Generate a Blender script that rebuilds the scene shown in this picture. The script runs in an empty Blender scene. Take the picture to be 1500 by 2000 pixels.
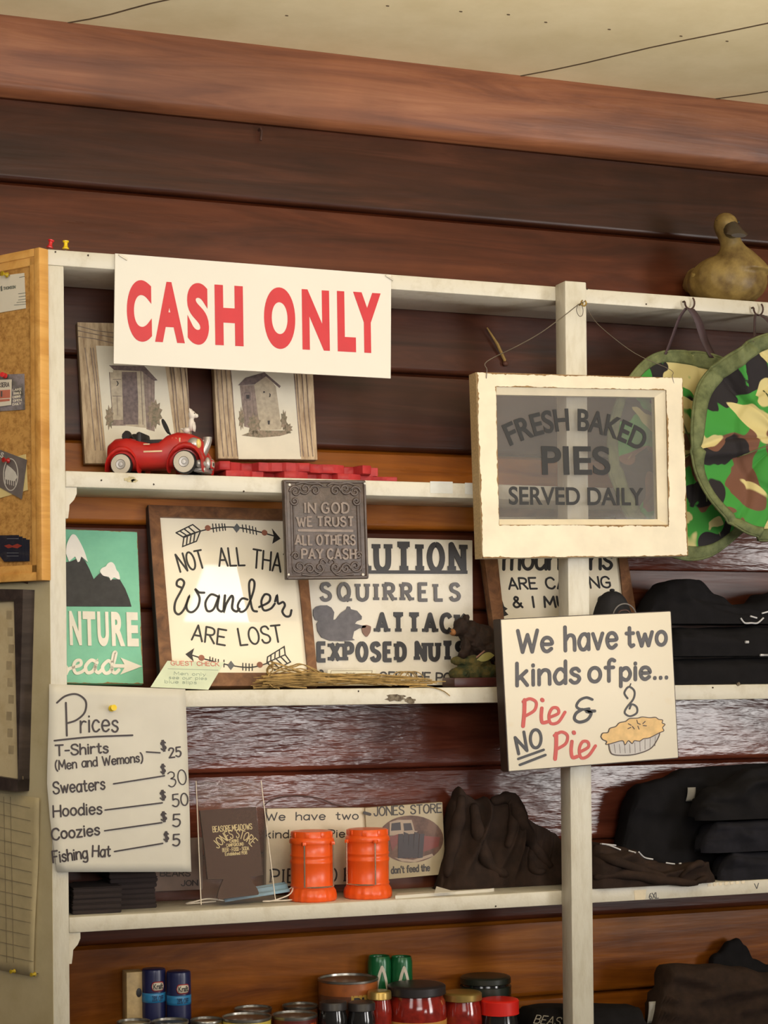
import bpy, bmesh, math, random
from mathutils import Vector, Matrix, noise
random.seed(7)
SC = bpy.context.scene
COL = SC.collection
# ------------------------------------------------------------------ camera
F = 3600.0
YAW, PITCH, ROLL, CY = 0.36050234, 0.00864020, -0.00958108, 1300.0
CAM = Vector((-0.54130967, -2.95, 1.5))
_fw = Vector((math.sin(YAW) * math.cos(PITCH), math.cos(YAW) * math.cos(PITCH), math.sin(PITCH)))
_r0 = Vector((math.cos(YAW), -math.sin(YAW), 0.0))
_u0 = _r0.cross(_fw)
_r = _r0 * math.cos(ROLL) + _u0 * math.sin(ROLL)
_u = -_r0 * math.sin(ROLL) + _u0 * math.cos(ROLL)
cd = bpy.data.cameras.new('camera')
cam = bpy.data.objects.new('camera', cd)
COL.objects.link(cam)
cam.matrix_world = Matrix(((_r.x, _u.x, -_fw.x, CAM.x), (_r.y, _u.y, -_fw.y, CAM.y), (_r.z, _u.z, -_fw.z, CAM.z), (0, 0, 0, 1)))
cd.sensor_fit = 'AUTO'
cd.sensor_width = 36.0
cd.lens = F / 2000.0 * 36.0
cd.shift_y = (CY - 1000.0) / 2000.0
cd.clip_start = 0.05
SC.camera = cam
# ------------------------------------------------------------------ light
SC.view_settings.view_transform = 'Standard'
SC.view_settings.look = 'None'
SC.view_settings.gamma = 1.0
SC.view_settings.use_curve_mapping = False
SC.view_settings.exposure = -0.36
world = bpy.data.worlds.new('world')
SC.world = world
world.use_nodes = True
world.node_tree.nodes['Background'].inputs[0].default_value = (0.86, 0.80, 0.70, 1)
world.node_tree.nodes['Background'].inputs[1].default_value = 0.12


def area_light(name, loc, target, sx, sy, power, col, spread=180):
    d = bpy.data.lights.new(name, 'AREA')
    d.shape = 'RECTANGLE'
    d.size, d.size_y, d.energy, d.color = sx, sy, power, col
    d.spread = math.radians(spread)
    o = bpy.data.objects.new(name, d)
    COL.objects.link(o)
    o.location = loc
    o.rotation_euler = (Vector(target) - Vector(loc)).to_track_quat('-Z', 'Y').to_euler()
    return o


area_light('window_light', (3.0, -3.1, 1.50), (1.15, 0.0, 1.85), 0.8, 1.2, 10, (1.0, 0.96, 0.92), 66)
area_light('side_fill_light', (-1.9, -2.6, 2.3), (0.3, 0.0, 1.9), 0.8, 1.0, 2.6, (1.0, 0.96, 0.92), 66)  # unseen fill added from the left for the cork board and end wall
area_light('front_fill_light', (-0.1, -3.9, 2.1), (0.45, 0.0, 2.0), 1.6, 1.0, 5.6, (1.0, 0.96, 0.92), 40)  # unseen fill added from the camera side to lift the recessed signs
area_light('door_light', (1.42, -3.3, 1.27), (0.40, 0.165, 1.50), 0.55, 0.42, 0.5, (1.0, 0.96, 0.93), 26)
area_light('floor_bounce_light', (0.5, -2.3, 0.25), (0.5, -2.3, 2.6), 2.6, 1.4, 116, (1.0, 0.96, 0.89), 104)
area_light('ceiling_light', (0.79, -1.22, 2.575), (0.79, -1.22, 1.5), 0.20, 0.26, 1.6, (1.0, 0.97, 0.93))


# ------------------------------------------------------------------ pixel -> place helpers (1500 x 2000 frame)
def ray(x, y):
    return _fw + _r * ((x - 750.0) / F) + _u * ((CY - y) / F)


def onplane(x, y, p, n):
    d = ray(x, y)
    t = (Vector(p) - CAM).dot(n) / d.dot(n)
    return CAM + d * t


def onY(x, y, Y):
    return onplane(x, y, (0, Y, 0), Vector((0, 1, 0)))


def onZ(x, y, Z):
    return onplane(x, y, (0, 0, Z), Vector((0, 0, 1)))


def zoom(ox, oy, s):
    return lambda *pts: [(ox + a / s, oy + b / s) for a, b in pts]


# ------------------------------------------------------------------ materials
def lin(c):
    c = c / 255.0
    return c / 12.92 if c <= 0.04045 else ((c + 0.055) / 1.055) ** 2.4


def rgb(c):
    return (lin(c[0]), lin(c[1]), lin(c[2]), 1.0)


def _new(name):
    m = bpy.data.materials.new(name)
    m.use_nodes = True
    nt = m.node_tree
    return m, nt, nt.nodes['Principled BSDF']


def _coord(nt, scale=(1, 1, 1), rot=(0, 0, 0)):
    tc = nt.nodes.new('ShaderNodeTexCoord')
    mp = nt.nodes.new('ShaderNodeMapping')
    mp.inputs['Scale'].default_value = scale
    mp.inputs['Rotation'].default_value = rot
    nt.links.new(tc.outputs['Object'], mp.inputs['Vector'])
    return mp.outputs['Vector']


def _noise(nt, vec, scale, detail=4, rough=0.55, dist=0.0):
    n = nt.nodes.new('ShaderNodeTexNoise')
    n.inputs['Scale'].default_value = scale
    n.inputs['Detail'].default_value = detail
    n.inputs['Roughness'].default_value = rough
    n.inputs['Distortion'].default_value = dist
    nt.links.new(vec, n.inputs['Vector'])
    return n.outputs['Fac']


def _ramp(nt, fac, stops, interp='LINEAR'):
    r = nt.nodes.new('ShaderNodeValToRGB')
    r.color_ramp.interpolation = interp
    el = r.color_ramp.elements
    while len(el) < len(stops):
        el.new(0.5)
    for e, (p, c) in zip(el, stops):
        e.position = p
        e.color = rgb(c) if max(c[:3]) > 1.0 or len(c) == 3 else c
    nt.links.new(fac, r.inputs['Fac'])
    return r.outputs['Color']


def _bump(nt, b, fac, strength, dist=0.002):
    bp = nt.nodes.new('ShaderNodeBump')
    bp.inputs['Strength'].default_value = strength
    bp.inputs['Distance'].default_value = dist
    nt.links.new(fac, bp.inputs['Height'])
    nt.links.new(bp.outputs['Normal'], b.inputs['Normal'])


def _mixc(nt, fac, a, b):
    mx = nt.nodes.new('ShaderNodeMix')
    mx.data_type = 'RGBA'
    nt.links.new(fac, mx.inputs[0])
    for v, i in ((a, 6), (b, 7)):
        if isinstance(v, tuple):
            mx.inputs[i].default_value = rgb(v)
        else:
            nt.links.new(v, mx.inputs[i])
    return mx.outputs[2]


def mat(name, c, rough=0.55, var=0.10, scale=30.0, bump=0.0, bscale=200.0, metal=0.0, spec=0.5, alpha=1.0, stretch=(1, 1, 1), sheen=0.0):
    m, nt, b = _new(name)
    v = _coord(nt, stretch)
    n = _noise(nt, v, scale)
    lo = tuple(max(0, k * (1 - var)) for k in c)
    hi = tuple(min(255, k * (1 + var * 0.6)) for k in c)
    nt.links.new(_ramp(nt, n, [(0.3, lo), (0.7, hi)]), b.inputs['Base Color'])
    b.inputs['Roughness'].default_value = rough
    b.inputs['Metallic'].default_value = metal
    b.inputs['Specular IOR Level'].default_value = spec
    b.inputs['Alpha'].default_value = alpha
    if sheen:
        b.inputs['Sheen Weight'].default_value = sheen
    if bump:
        _bump(nt, b, _noise(nt, v, bscale, 3), bump)
    return m


def wood(name, dark, mid, light, stretch=(1.2, 14, 14), scale=3.0, rough=0.35, spec=0.5, bump=0.15, stain=0.35, coat=0.0, blot=2.2):
    """stained timber: grain runs along the axis with the smallest stretch"""
    m, nt, b = _new(name)
    v = _coord(nt, stretch)
    g = _noise(nt, v, scale, 8, 0.62, 1.2)
    col = _ramp(nt, g, [(0.30, dark), (0.50, mid), (0.72, light)])
    v2 = _coord(nt, (1, 1, 1.6))
    s = _noise(nt, v2, blot, 5, 0.6, 0.4)
    sf = _ramp(nt, s, [(0.42, (0, 0, 0, 1)), (0.75, (stain, stain, stain, 1))])
    dk = tuple(k * 0.42 for k in dark)
    nt.links.new(_mixc(nt, sf, col, dk), b.inputs['Base Color'])
    rr = _noise(nt, v, scale * 3, 3)
    mr = nt.nodes.new('ShaderNodeMapRange')
    mr.inputs[3].default_value = rough * 0.75
    mr.inputs[4].default_value = rough * 1.3
    nt.links.new(rr, mr.inputs[0])
    nt.links.new(mr.outputs[0], b.inputs['Roughness'])
    b.inputs['Specular IOR Level'].default_value = spec
    b.inputs['Coat Weight'].default_value = coat
    b.inputs['Coat Roughness'].default_value = 0.12
    if bump:
        va = _coord(nt, tuple(k * 1.0 for k in stretch))
        h = _noise(nt, va, scale * 5, 3, 0.5)
        _bump(nt, b, h, bump, 0.003)
    return m


def spots(name, base, spot, scale, lo, hi, rough=0.7, bump=0.1, spec=0.3, stretch=(1, 1, 1)):
    m, nt, b = _new(name)
    v = _coord(nt, stretch)
    n = _noise(nt, v, scale, 6, 0.65)
    nt.links.new(_ramp(nt, n, [(lo, base), (hi, spot)]), b.inputs['Base Color'])
    b.inputs['Roughness'].default_value = rough
    b.inputs['Specular IOR Level'].default_value = spec
    if bump:
        _bump(nt, b, _noise(nt, v, scale * 4, 3), bump)
    return m


def camo(name):
    m, nt, b = _new(name)
    v = _coord(nt, (1, 1, 1))
    col = (62, 138, 58)
    for i, (c, th, sc) in enumerate((((112, 76, 60), 0.555, 12.0), ((40, 36, 38), 0.555, 11.0), ((200, 186, 130), 0.56, 12.0))):
        mp = nt.nodes.new('ShaderNodeMapping')
        mp.inputs['Location'].default_value = (3.7 * i + 1.3, 1.9 * i, 5.1 * i)
        nt.links.new(v, mp.inputs['Vector'])
        n = _noise(nt, mp.outputs['Vector'], sc, 1.5, 0.5, 0.9)
        k = _ramp(nt, n, [(th, (0, 0, 0, 1)), (th + 0.012, (1, 1, 1, 1))])
        col = _mixc(nt, k, col, c)
    nt.links.new(col, b.inputs['Base Color'])
    b.inputs['Roughness'].default_value = 0.75
    b.inputs['Specular IOR Level'].default_value = 0.2
    _bump(nt, b, _noise(nt, v, 900, 2), 0.1)
    return m


def glass(name, c, alpha, rough=0.06, spec=0.5):
    m, nt, b = _new(name)
    v = _coord(nt)
    n = _noise(nt, v, 14, 4)
    mr = nt.nodes.new('ShaderNodeMapRange')
    mr.inputs[3].default_value = alpha * 0.8
    mr.inputs[4].default_value = alpha * 1.2
    nt.links.new(n, mr.inputs[0])
    nt.links.new(mr.outputs[0], b.inputs['Alpha'])
    b.inputs['Base Color'].default_value = rgb(c)
    b.inputs['Roughness'].default_value = rough
    b.inputs['Specular IOR Level'].default_value = spec
    return m


# ------------------------------------------------------------------ object helpers
def tag(o, label=None, cat=None, group=None, kind=None):
    if label:
        o['label'] = label
    if cat:
        o['category'] = cat
    if group:
        o['group'] = group
    if kind:
        o['kind'] = kind
    return o


def empty(name, loc=(0, 0, 0), rz=0.0, label=None, cat=None, group=None, M=None):
    o = bpy.data.objects.new(name, None)
    COL.objects.link(o)
    o.empty_display_size = 0.02
    if M is not None:
        o.matrix_world = M
    else:
        o.location = loc
        o.rotation_euler = (0, 0, rz)
    return tag(o, label, cat, group)


class MB:
    def __init__(self):
        self.bm = bmesh.new()
        self.k = 0

    def lift(self):
        self.k = (self.k + 7) % 61
        return self.k * 2.2e-6

    def face(self, vs):
        try:
            return self.bm.faces.new(vs)
        except ValueError:
            return None

    def box(self, x0, x1, y0, y1, z0, z1, bevel=0.0, M=None):
        b = self.bm
        v = [b.verts.new(p) for p in ((x0, y0, z0), (x1, y0, z0), (x1, y1, z0), (x0, y1, z0), (x0, y0, z1), (x1, y0, z1), (x1, y1, z1), (x0, y1, z1))]
        fs = [b.faces.new([v[i] for i in q]) for q in ((3, 2, 1, 0), (4, 5, 6, 7), (0, 1, 5, 4), (1, 2, 6, 5), (2, 3, 7, 6), (3, 0, 4, 7))]
        if M is not None:
            for q in v:
                q.co = M @ q.co
        if bevel:
            es = {e for f in fs for e in f.edges}
            bmesh.ops.bevel(b, geom=list(es), offset=bevel, segments=2, affect='EDGES', profile=0.5)
        return self

    def hexa(self, pts, bevel=0.0):
        """8 corners: bottom 4 (ccw) then top 4"""
        b = self.bm
        v = [b.verts.new(p) for p in pts]
        fs = [b.faces.new([v[i] for i in q]) for q in ((3, 2, 1, 0), (4, 5, 6, 7), (0, 1, 5, 4), (1, 2, 6, 5), (2, 3, 7, 6), (3, 0, 4, 7))]
        if bevel:
            bmesh.ops.bevel(b, geom=list({e for f in fs for e in f.edges}), offset=bevel, segments=2, affect='EDGES', profile=0.5)
        return self

    def prism(self, pts, z0, z1, axis='Z', M=None):
        b = self.bm
        a = sum(p[0] * q[1] - q[0] * p[1] for p, q in zip(pts, pts[1:] + pts[:1]))
        if a < 0:
            pts = pts[::-1]
        if axis == 'Z':
            f = lambda p, z: (p[0], p[1], z)
        elif axis == 'Y':       # pts are (x, z), extruded in y (z0 = front)
            f = lambda p, z: (p[0], z, p[1])
        else:                   # pts are (y, z), extruded in x
            f = lambda p, z: (z, p[0], p[1])
        lo = [b.verts.new(f(p, z0)) for p in pts]
        hi = [b.verts.new(f(p, z1)) for p in pts]
        if M is not None:
            for q in lo + hi:
                q.co = M @ q.co
        self.face(lo[::-1])
        self.face(hi)
        n = len(pts)
        for i in range(n):
            j = (i + 1) % n
            self.face((lo[i], lo[j], hi[j], hi[i]))
        return self

    def ribbon(self, pts, w, z0, z1, cap=True):
        """flat raised stroke through 2-D points; w may be a number or a list"""
        n = len(pts)
        if n < 2:
            return self
        dz = self.lift()
        z0, z1 = z0 - dz, z1 + dz
        ws = w if isinstance(w, (list, tuple)) else [w] * n
        P = [Vector((p[0], p[1])) for p in pts]
        L, R = [], []
        for i in range(n):
            a = P[max(i - 1, 0)]
            c = P[min(i + 1, n - 1)]
            d1 = (P[i] - a)
            d2 = (c - P[i])
            d1 = d1.normalized() if d1.length > 1e-9 else d2.normalized()
            d2 = d2.normalized() if d2.length > 1e-9 else d1
            t = d1 + d2
            t = t.normalized() if t.length > 1e-6 else d1
            k = max(0.5, abs(t.dot(d2)))
            nn = Vector((-t.y, t.x)) * (ws[i] / 2 / k)
            L.append(P[i] + nn)
            R.append(P[i] - nn)
        b = self.bm
        rows = []
        for l, r in zip(L, R):
            rows.append([b.verts.new((l.x, l.y, z0)), b.verts.new((l.x, l.y, z1)), b.verts.new((r.x, r.y, z1)), b.verts.new((r.x, r.y, z0))])
        for p, q in zip(rows, rows[1:]):
            for i in range(4):
                j = (i + 1) % 4
                self.face((p[i], q[i], q[j], p[j]))
        self.face(rows[0][::-1])
        self.face(rows[-1])
        if cap:
            for i in (0, n - 1):
                self.disc(P[i].x, P[i].y, ws[i] / 2, z0, z1, 10)
        return self

    def disc(self, x, y, r, z0, z1, seg=16, ry=None, rot=0.0):
        ry = ry or r
        dz = self.lift()
        z0, z1 = z0 - dz, z1 + dz
        c, s = math.cos(rot), math.sin(rot)
        pts = []
        for i in range(seg):
            a, e = r * math.cos(i * 2 * math.pi / seg), ry * math.sin(i * 2 * math.pi / seg)
            pts.append((x + a * c - e * s, y + a * s + e * c))
        return self.prism(pts, z0, z1)

    def tube(self, pts, r, seg=8, closed=False, cap=True):
        P = [Vector(p) for p in pts]
        n = len(P)
        rs = r if isinstance(r, (list, tuple)) else [r] * n
        b = self.bm
        rows = []
        up = None
        for i in range(n):
            a = P[(i - 1) % n] if closed or i > 0 else P[i]
            c = P[(i + 1) % n] if closed or i < n - 1 else P[i]
            t = (c - a)
            t = t.normalized() if t.length > 1e-9 else Vector((0, 0, 1))
            if up is None:
                up = Vector((0, 0, 1)) if abs(t.z) < 0.9 else Vector((1, 0, 0))
            s = t.cross(up)
            s = s.normalized() if s.length > 1e-6 else t.orthogonal().normalized()
            up = s.cross(t).normalized()
            rows.append([b.verts.new(P[i] + (s * math.cos(k * 2 * math.pi / seg) + up * math.sin(k * 2 * math.pi / seg)) * rs[i]) for k in range(seg)])
        m = n if closed else n - 1
        for i in range(m):
            p, q = rows[i], rows[(i + 1) % n]
            for k in range(seg):
                l = (k + 1) % seg
                self.face((p[k], p[l], q[l], q[k]))
        if cap and not closed:
            self.face(rows[0][::-1])
            self.face(rows[-1])
        return self

    def lathe(self, prof, seg=32, M=None, lobes=0, amp=0.0):
        """profile of (r, z) turned about z"""
        b = self.bm
        rows = []
        new = []
        for r, z, *k in prof:
            if r < 1e-6:
                v = b.verts.new((0, 0, z))
                rows.append([v])
                new.append(v)
            else:
                am = amp if (k and k[0]) else 0.0
                rw = []
                for i in range(seg):
                    a = i * 2 * math.pi / seg
                    rr = r + am * (1 if math.cos(a * lobes) > 0 else -1) if am else r
                    rw.append(b.verts.new((rr * math.cos(a), rr * math.sin(a), z)))
                rows.append(rw)
                new += rw
        for p, q in zip(rows, rows[1:]):
            for i in range(seg):
                j = (i + 1) % seg
                if len(p) == 1 and len(q) == 1:
                    continue
                if len(p) == 1:
                    self.face((p[0], q[j], q[i]))
                elif len(q) == 1:
                    self.face((p[i], p[j], q[0]))
                else:
                    self.face((p[i], p[j], q[j], q[i]))
        if M is not None:
            for v in new:
                v.co = M @ v.co
        return self

    def loft(self, rings, cap=True):
        b = self.bm
        rows = [[b.verts.new(p) for p in rg] for rg in rings]
        for p, q in zip(rows, rows[1:]):
            n = len(p)
            for i in range(n):
                j = (i + 1) % n
                self.face((p[i], p[j], q[j], q[i]))
        if cap:
            self.face(rows[0][::-1])
            self.face(rows[-1])
        return self

    def grid(self, fn, nu, nv, wrap=False):
        b = self.bm
        rows = [[b.verts.new(fn(i / nu, j / nv)) for j in range(nv + 1)] for i in range(nu + (0 if wrap else 1))]
        m = nu if wrap else nu
        for i in range(m):
            p, q = rows[i], rows[(i + 1) % len(rows)]
            for j in range(nv):
                self.face((p[j], q[j], q[j + 1], p[j + 1]))
        return self

    def ball(self, c, r, seg=20, M=None):
        r = r if isinstance(r, (tuple, list)) else (r, r, r)
        R = Matrix.Translation(c) @ (M or Matrix()) @ Matrix.Diagonal((r[0], r[1], r[2], 1))
        k = seg // 2
        self.lathe([(math.sin(math.pi * i / k), -math.cos(math.pi * i / k)) for i in range(k + 1)], seg, R)
        return self

    def raw(self, verts, faces, fn):
        vs = [self.bm.verts.new(fn(v)) for v in verts]
        for f in faces:
            self.face([vs[i] for i in f])
        return self

    def move(self, fn):
        for v in self.bm.verts:
            v.co = fn(v.co)
        return self

    def build(self, name, m, parent=None, smooth=40, thick=None):
        bm = self.bm
        bmesh.ops.recalc_face_normals(bm, faces=bm.faces)
        if smooth:
            ang = math.radians(smooth)
            for f in bm.faces:
                f.smooth = True
            for e in bm.edges:
                if len(e.link_faces) == 2 and e.calc_face_angle(0) > ang:
                    e.smooth = False
        me = bpy.data.meshes.new(name)
        bm.to_mesh(me)
        bm.free()
        me.materials.append(m)
        o = bpy.data.objects.new(name, me)
        COL.objects.link(o)
        if parent is not None:
            o.parent = parent
        if thick:
            md = o.modifiers.new('thickness', 'SOLIDIFY')
            md.thickness = thick
            md.offset = 0
        return o


def copy_tree(o, parent=None):
    kids = list(o.children)
    c = o.copy()
    COL.objects.link(c)
    if parent is not None:
        c.parent = parent
    for k in kids:
        copy_tree(k, c)
    return c


def structure(name, mb, m, **k):
    return tag(mb.build(name, m, **k), kind='structure')


def crom(pts, per=6, closed=False):
    """Catmull-Rom through the points"""
    P = [Vector(p) for p in pts]
    n = len(P)
    if n < 3 and not closed:
        return [tuple(p) for p in P]
    out = []
    rng = n if closed else n - 1
    for i in range(rng):
        if closed:
            a, b, c, d = P[(i - 1) % n], P[i], P[(i + 1) % n], P[(i + 2) % n]
        else:
            a, b, c, d = P[max(i - 1, 0)], P[i], P[i + 1], P[min(i + 2, n - 1)]
        for k in range(per):
            t = k / per
            out.append(tuple(0.5 * ((2 * b) + (c - a) * t + (2 * a - 5 * b + 4 * c - d) * t * t + (3 * b - a - 3 * c + d) * t ** 3)))
    if not closed:
        out.append(tuple(P[-1]))
    return out


# ------------------------------------------------------------------ lettering
GL = {
 'A': (7, "0,0 3.5,10 7,0|1.2,3.3 5.8,3.3"), 'B': (6, "0,0 0,10|~0,10 3.6,9.9 5.3,8.8 5.3,6.6 3.8,5.4 0,5.3|~0,5.3 4,5.2 6,4 6,1.5 4.2,.1 0,0"),
 'C': (6.5, "~6.4,8 5.2,9.6 3.4,10 1,8.6 0,5 1,1.4 3.4,0 5.2,.4 6.5,2"), 'D': (6.5, "0,0 0,10|~0,10 3.3,9.7 5.8,8 6.5,5 5.8,2 3.3,.3 0,0"),
 'E': (5.5, "5.5,10 0,10 0,0 5.5,0|0,5.2 4.4,5.2"), 'F': (5.3, "5.3,10 0,10 0,0|0,5 4.2,5"),
 'G': (7, "~6.5,8 5.2,9.6 3.4,10 1,8.6 0,5 1,1.4 3.4,0 5.4,.4 6.7,1.8|4,4.6 6.7,4.6 6.7,1.8"), 'H': (6.5, "0,0 0,10|6.5,0 6.5,10|0,5.2 6.5,5.2"),
 'I': (0.6, ".3,0 .3,10"), 'J': (4.6, "~4.6,10 4.6,3 4,.8 2.4,0 .9,.6 0,2.6"), 'K': (6.3, "0,0 0,10|6,10 0,4.2|1.9,5.6 6.3,0"),
 'L': (5, "0,10 0,0 5,0"), 'M': (8, "0,0 .6,10 4,2.5 7.4,10 8,0"), 'N': (6.8, "0,0 0,10 6.8,0 6.8,10"),
 'O': (7.2, "o3.6,5,3.6,5"), 'P': (5.8, "0,0 0,10|~0,10 3.8,9.8 5.8,8.6 5.8,6 4,4.7 0,4.6"), 'Q': (7.2, "o3.6,5,3.6,5|4.2,2.6 7,-.6"),
 'R': (6.2, "0,0 0,10|~0,10 3.8,9.8 5.6,8.6 5.6,6.3 3.8,5.1 0,5|2.6,5 6.2,0"), 'S': (6, "~5.8,8.2 4.7,9.7 3,10 1,9.3 .3,7.6 1.2,6 3,5.2 5,4.3 6,2.6 5.2,.8 3,0 1,.5 0,2.1"),
 'T': (6.6, "0,10 6.6,10|3.3,10 3.3,0"), 'U': (6.6, "~0,10 0,4 .7,1.2 3.3,0 5.9,1.2 6.6,4 6.6,10"), 'V': (7, "0,10 3.5,0 7,10"),
 'W': (9.5, "0,10 2.4,0 4.75,8 7.1,0 9.5,10"), 'X': (6.6, "0,0 6.6,10|0,10 6.6,0"), 'Y': (6.6, "0,10 3.3,4.8 6.6,10|3.3,4.8 3.3,0"), 'Z': (6.2, "0,10 6.2,10 0,0 6.2,0"),
 'a': (5, "~4.8,5.2 3.3,6.6 1.3,6 0,3.3 .9,.6 2.6,0 4.2,1.3 4.9,3|5,6.5 5,0"), 'b': (5, "0,10 0,0|~0,4.5 1.8,6.4 3.7,6.2 5,3.4 4,.5 2.3,0 0,1.6"),
 'c': (4.7, "~4.5,5.3 3,6.5 1.2,6 0,3.3 1,.6 2.8,0 4.7,1.3"), 'd': (5, "~5,4.6 3.2,6.5 1.3,6 0,3.3 .9,.6 2.6,0 5,1.8|5,10 5,0"),
 'e': (5, "~.1,3.4 4.8,3.5 4.4,5.6 2.7,6.5 .9,5.8 0,3.3 1,.7 2.8,0 4.7,1.2"), 'f': (3.8, "~4,9.4 2.8,10 1.7,9 1.5,7 1.5,0|0,6.3 3.5,6.3"),
 'g': (5, "~4.8,5.2 3.3,6.5 1.3,6 0,3.3 .9,.7 2.6,.1 4.6,1.8|~5,6.5 5,-1 4,-3 2,-3.3 .3,-2.4"), 'h': (4.8, "0,10 0,0|~0,4 1.7,6.2 3.6,6.3 4.7,4.8 4.8,0"),
 'i': (0.8, ".4,6.5 .4,0|.4,8.6 .4,8.9"), 'j': (2, "1.6,6.5 1.6,-2 .2,-3|1.6,8.6 1.6,8.9"), 'k': (4.6, "0,10 0,0|4.3,6.4 0,2.6|1.6,4 4.6,0"), 'l': (0.8, ".4,10 .4,0"),
 'm': (7.6, "0,6.5 0,0|~0,4.2 1.4,6.2 3,6.2 3.8,4.6 3.8,0|~3.8,4.2 5.2,6.2 6.8,6.2 7.6,4.6 7.6,0"), 'n': (4.8, "0,6.5 0,0|~0,4 1.7,6.2 3.6,6.3 4.7,4.8 4.8,0"),
 'o': (5, "o2.5,3.25,2.5,3.25"), 'p': (5, "0,6.5 0,-3.4|~0,4.6 1.8,6.4 3.7,6.2 5,3.4 4,.6 2.3,0 0,1.6"), 'q': (5, "~5,4.6 3.2,6.5 1.3,6 0,3.3 .9,.6 2.6,0 5,1.8|5,6.5 5,-3.4"),
 'r': (3.6, "0,6.5 0,0|~0,3.8 1,5.7 2.3,6.4 3.6,6"), 's': (4.2, "~4,5.3 2.9,6.4 1.1,6.2 .4,4.9 1.6,3.7 3.3,3 4.1,1.7 3,.2 1.3,.1 0,1.2"), 't': (3.6, "1.6,9 1.6,1.2 2.6,0 3.6,.6|0,6.4 3.5,6.4"),
 'u': (4.8, "~0,6.5 0,2 1,.3 2.8,.2 4.6,2|4.8,6.5 4.8,0"), 'v': (5, "0,6.5 2.5,0 5,6.5"), 'w': (7.4, "0,6.5 1.9,0 3.7,5.6 5.5,0 7.4,6.5"), 'x': (4.8, "0,0 4.8,6.5|0,6.5 4.8,0"),
 'y': (5, "0,6.5 2.6,.4|5,6.5 2.2,-1.8 .4,-3.2"), 'z': (4.4, "0,6.5 4.4,6.5 0,0 4.4,0"),
 '0': (5.8, "o2.9,5,2.9,5"), '1': (2, "0,8 1.6,10 1.6,0"), '2': (5.4, "~.2,7.8 1,9.6 2.8,10 4.8,9 4.8,6.8 2.5,3.4 0,0|0,0 5.4,0"), '3': (5.2, "~.3,9 2.4,10 4.6,8.8 4.3,6.4 2.2,5.4 4.6,4.6 5.2,2.4 3.6,.3 1.6,0 0,1.2"),
 '5': (5.2, "5,10 .8,10 .5,5.6|~.5,5.6 2.6,6.3 4.7,5.2 5.2,2.9 4,.6 2,0 0,1.2"), '8': (5.4, "o2.7,7.6,2.2,2.4|o2.7,2.6,2.7,2.6"), '9': (5.2, "~5,6.4 3.2,4.9 .9,5.6 .2,7.8 1.6,9.8 3.8,9.8 5.1,7.6 5,4 3.6,0"),
 '6': (5.2, "~4.6,9.6 2,8 .4,4.6 .4,2 2.2,0 4.4,.8 5.1,3.2 3.6,5.4 1.4,4.8 .3,2.8"), '4': (5.6, "4,0 4,10 0,3 5.6,3"), '7': (5, "0,10 5,10 1.6,0"), '%': (7, "6,10 1,0|o1.5,8,1.3,1.8|o5.5,2,1.3,1.8"),
 '$': (5, "~4.7,7.6 3.5,8.9 1.6,8.8 .6,7.2 2,5.4 4,4.2 4.6,2.4 3,.9 1.2,1 .2,2.3|2,10.4 2,-.6|3.2,10.4 3.2,-.6"), '&': (6.8, "~6.6,0 3,5.2 1.4,8 2.4,9.9 4,9 3.6,6.9 1.2,4.4 .3,2.2 1.6,.1 4,.6 6,3.8"),
 '(': (2.2, "~2.2,10.5 .6,8 0,4.5 .6,1 2.2,-1.5"), ')': (2.2, "~0,10.5 1.6,8 2.2,4.5 1.6,1 0,-1.5"), '-': (3.4, "0,4.4 3.4,4.4"), '.': (0.8, ".4,.2 .4,.5"), "'": (0.6, ".3,10 .3,7.8"), ',': (0.8, ".5,.6 .1,-1.4"),
}


def glyph_strokes(ch):
    w, s = GL[ch]
    out = []
    for part in s.split('|'):
        if part[0] == 'o':
            cx, cy, rx, ry = map(float, part[1:].split(','))
            out.append(('o', [(cx + rx * math.sin(k * 2 * math.pi / 24), cy + ry * math.cos(k * 2 * math.pi / 24)) for k in range(25)]))
        else:
            sm = part[0] == '~'
            pts = [tuple(map(float, p.split(','))) for p in part.lstrip('~').split()]
            out.append(('~' if sm else '-', crom(pts, 5) if sm else pts))
    return w, out


def run_strokes(text, track=2.0, space=4.5):
    x, out = 0.0, []
    for ch in text:
        if ch == ' ':
            x += space
            continue
        w, st = glyph_strokes(ch)
        out.append((x, w, [(k, [(p[0] + x, p[1]) for p in pts]) for k, pts in st]))
        x += w + track
    return out, x - track


_TX = {}


def font_mesh(body, bold=0.0, space=1.0):
    key = (body, bold, space)
    if key in _TX:
        return _TX[key]
    c = bpy.data.curves.new('lettering', 'FONT')
    c.body = body
    c.size = 1.0
    c.offset = bold
    c.extrude = 0.5
    c.resolution_u = 10
    c.space_character = space
    o = bpy.data.objects.new('lettering', c)
    COL.objects.link(o)
    bpy.context.view_layer.update()
    me = bpy.data.meshes.new_from_object(o.evaluated_get(bpy.context.evaluated_depsgraph_get()))
    vs = [v.co.copy() for v in me.vertices]
    fs = [tuple(p.vertices) for p in me.polygons]
    bpy.data.objects.remove(o)
    bpy.data.curves.remove(c)
    bpy.data.meshes.remove(me)
    x0, x1 = min(v.x for v in vs), max(v.x for v in vs)
    _TX[key] = (vs, fs, x0, x1)
    return _TX[key]


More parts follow.
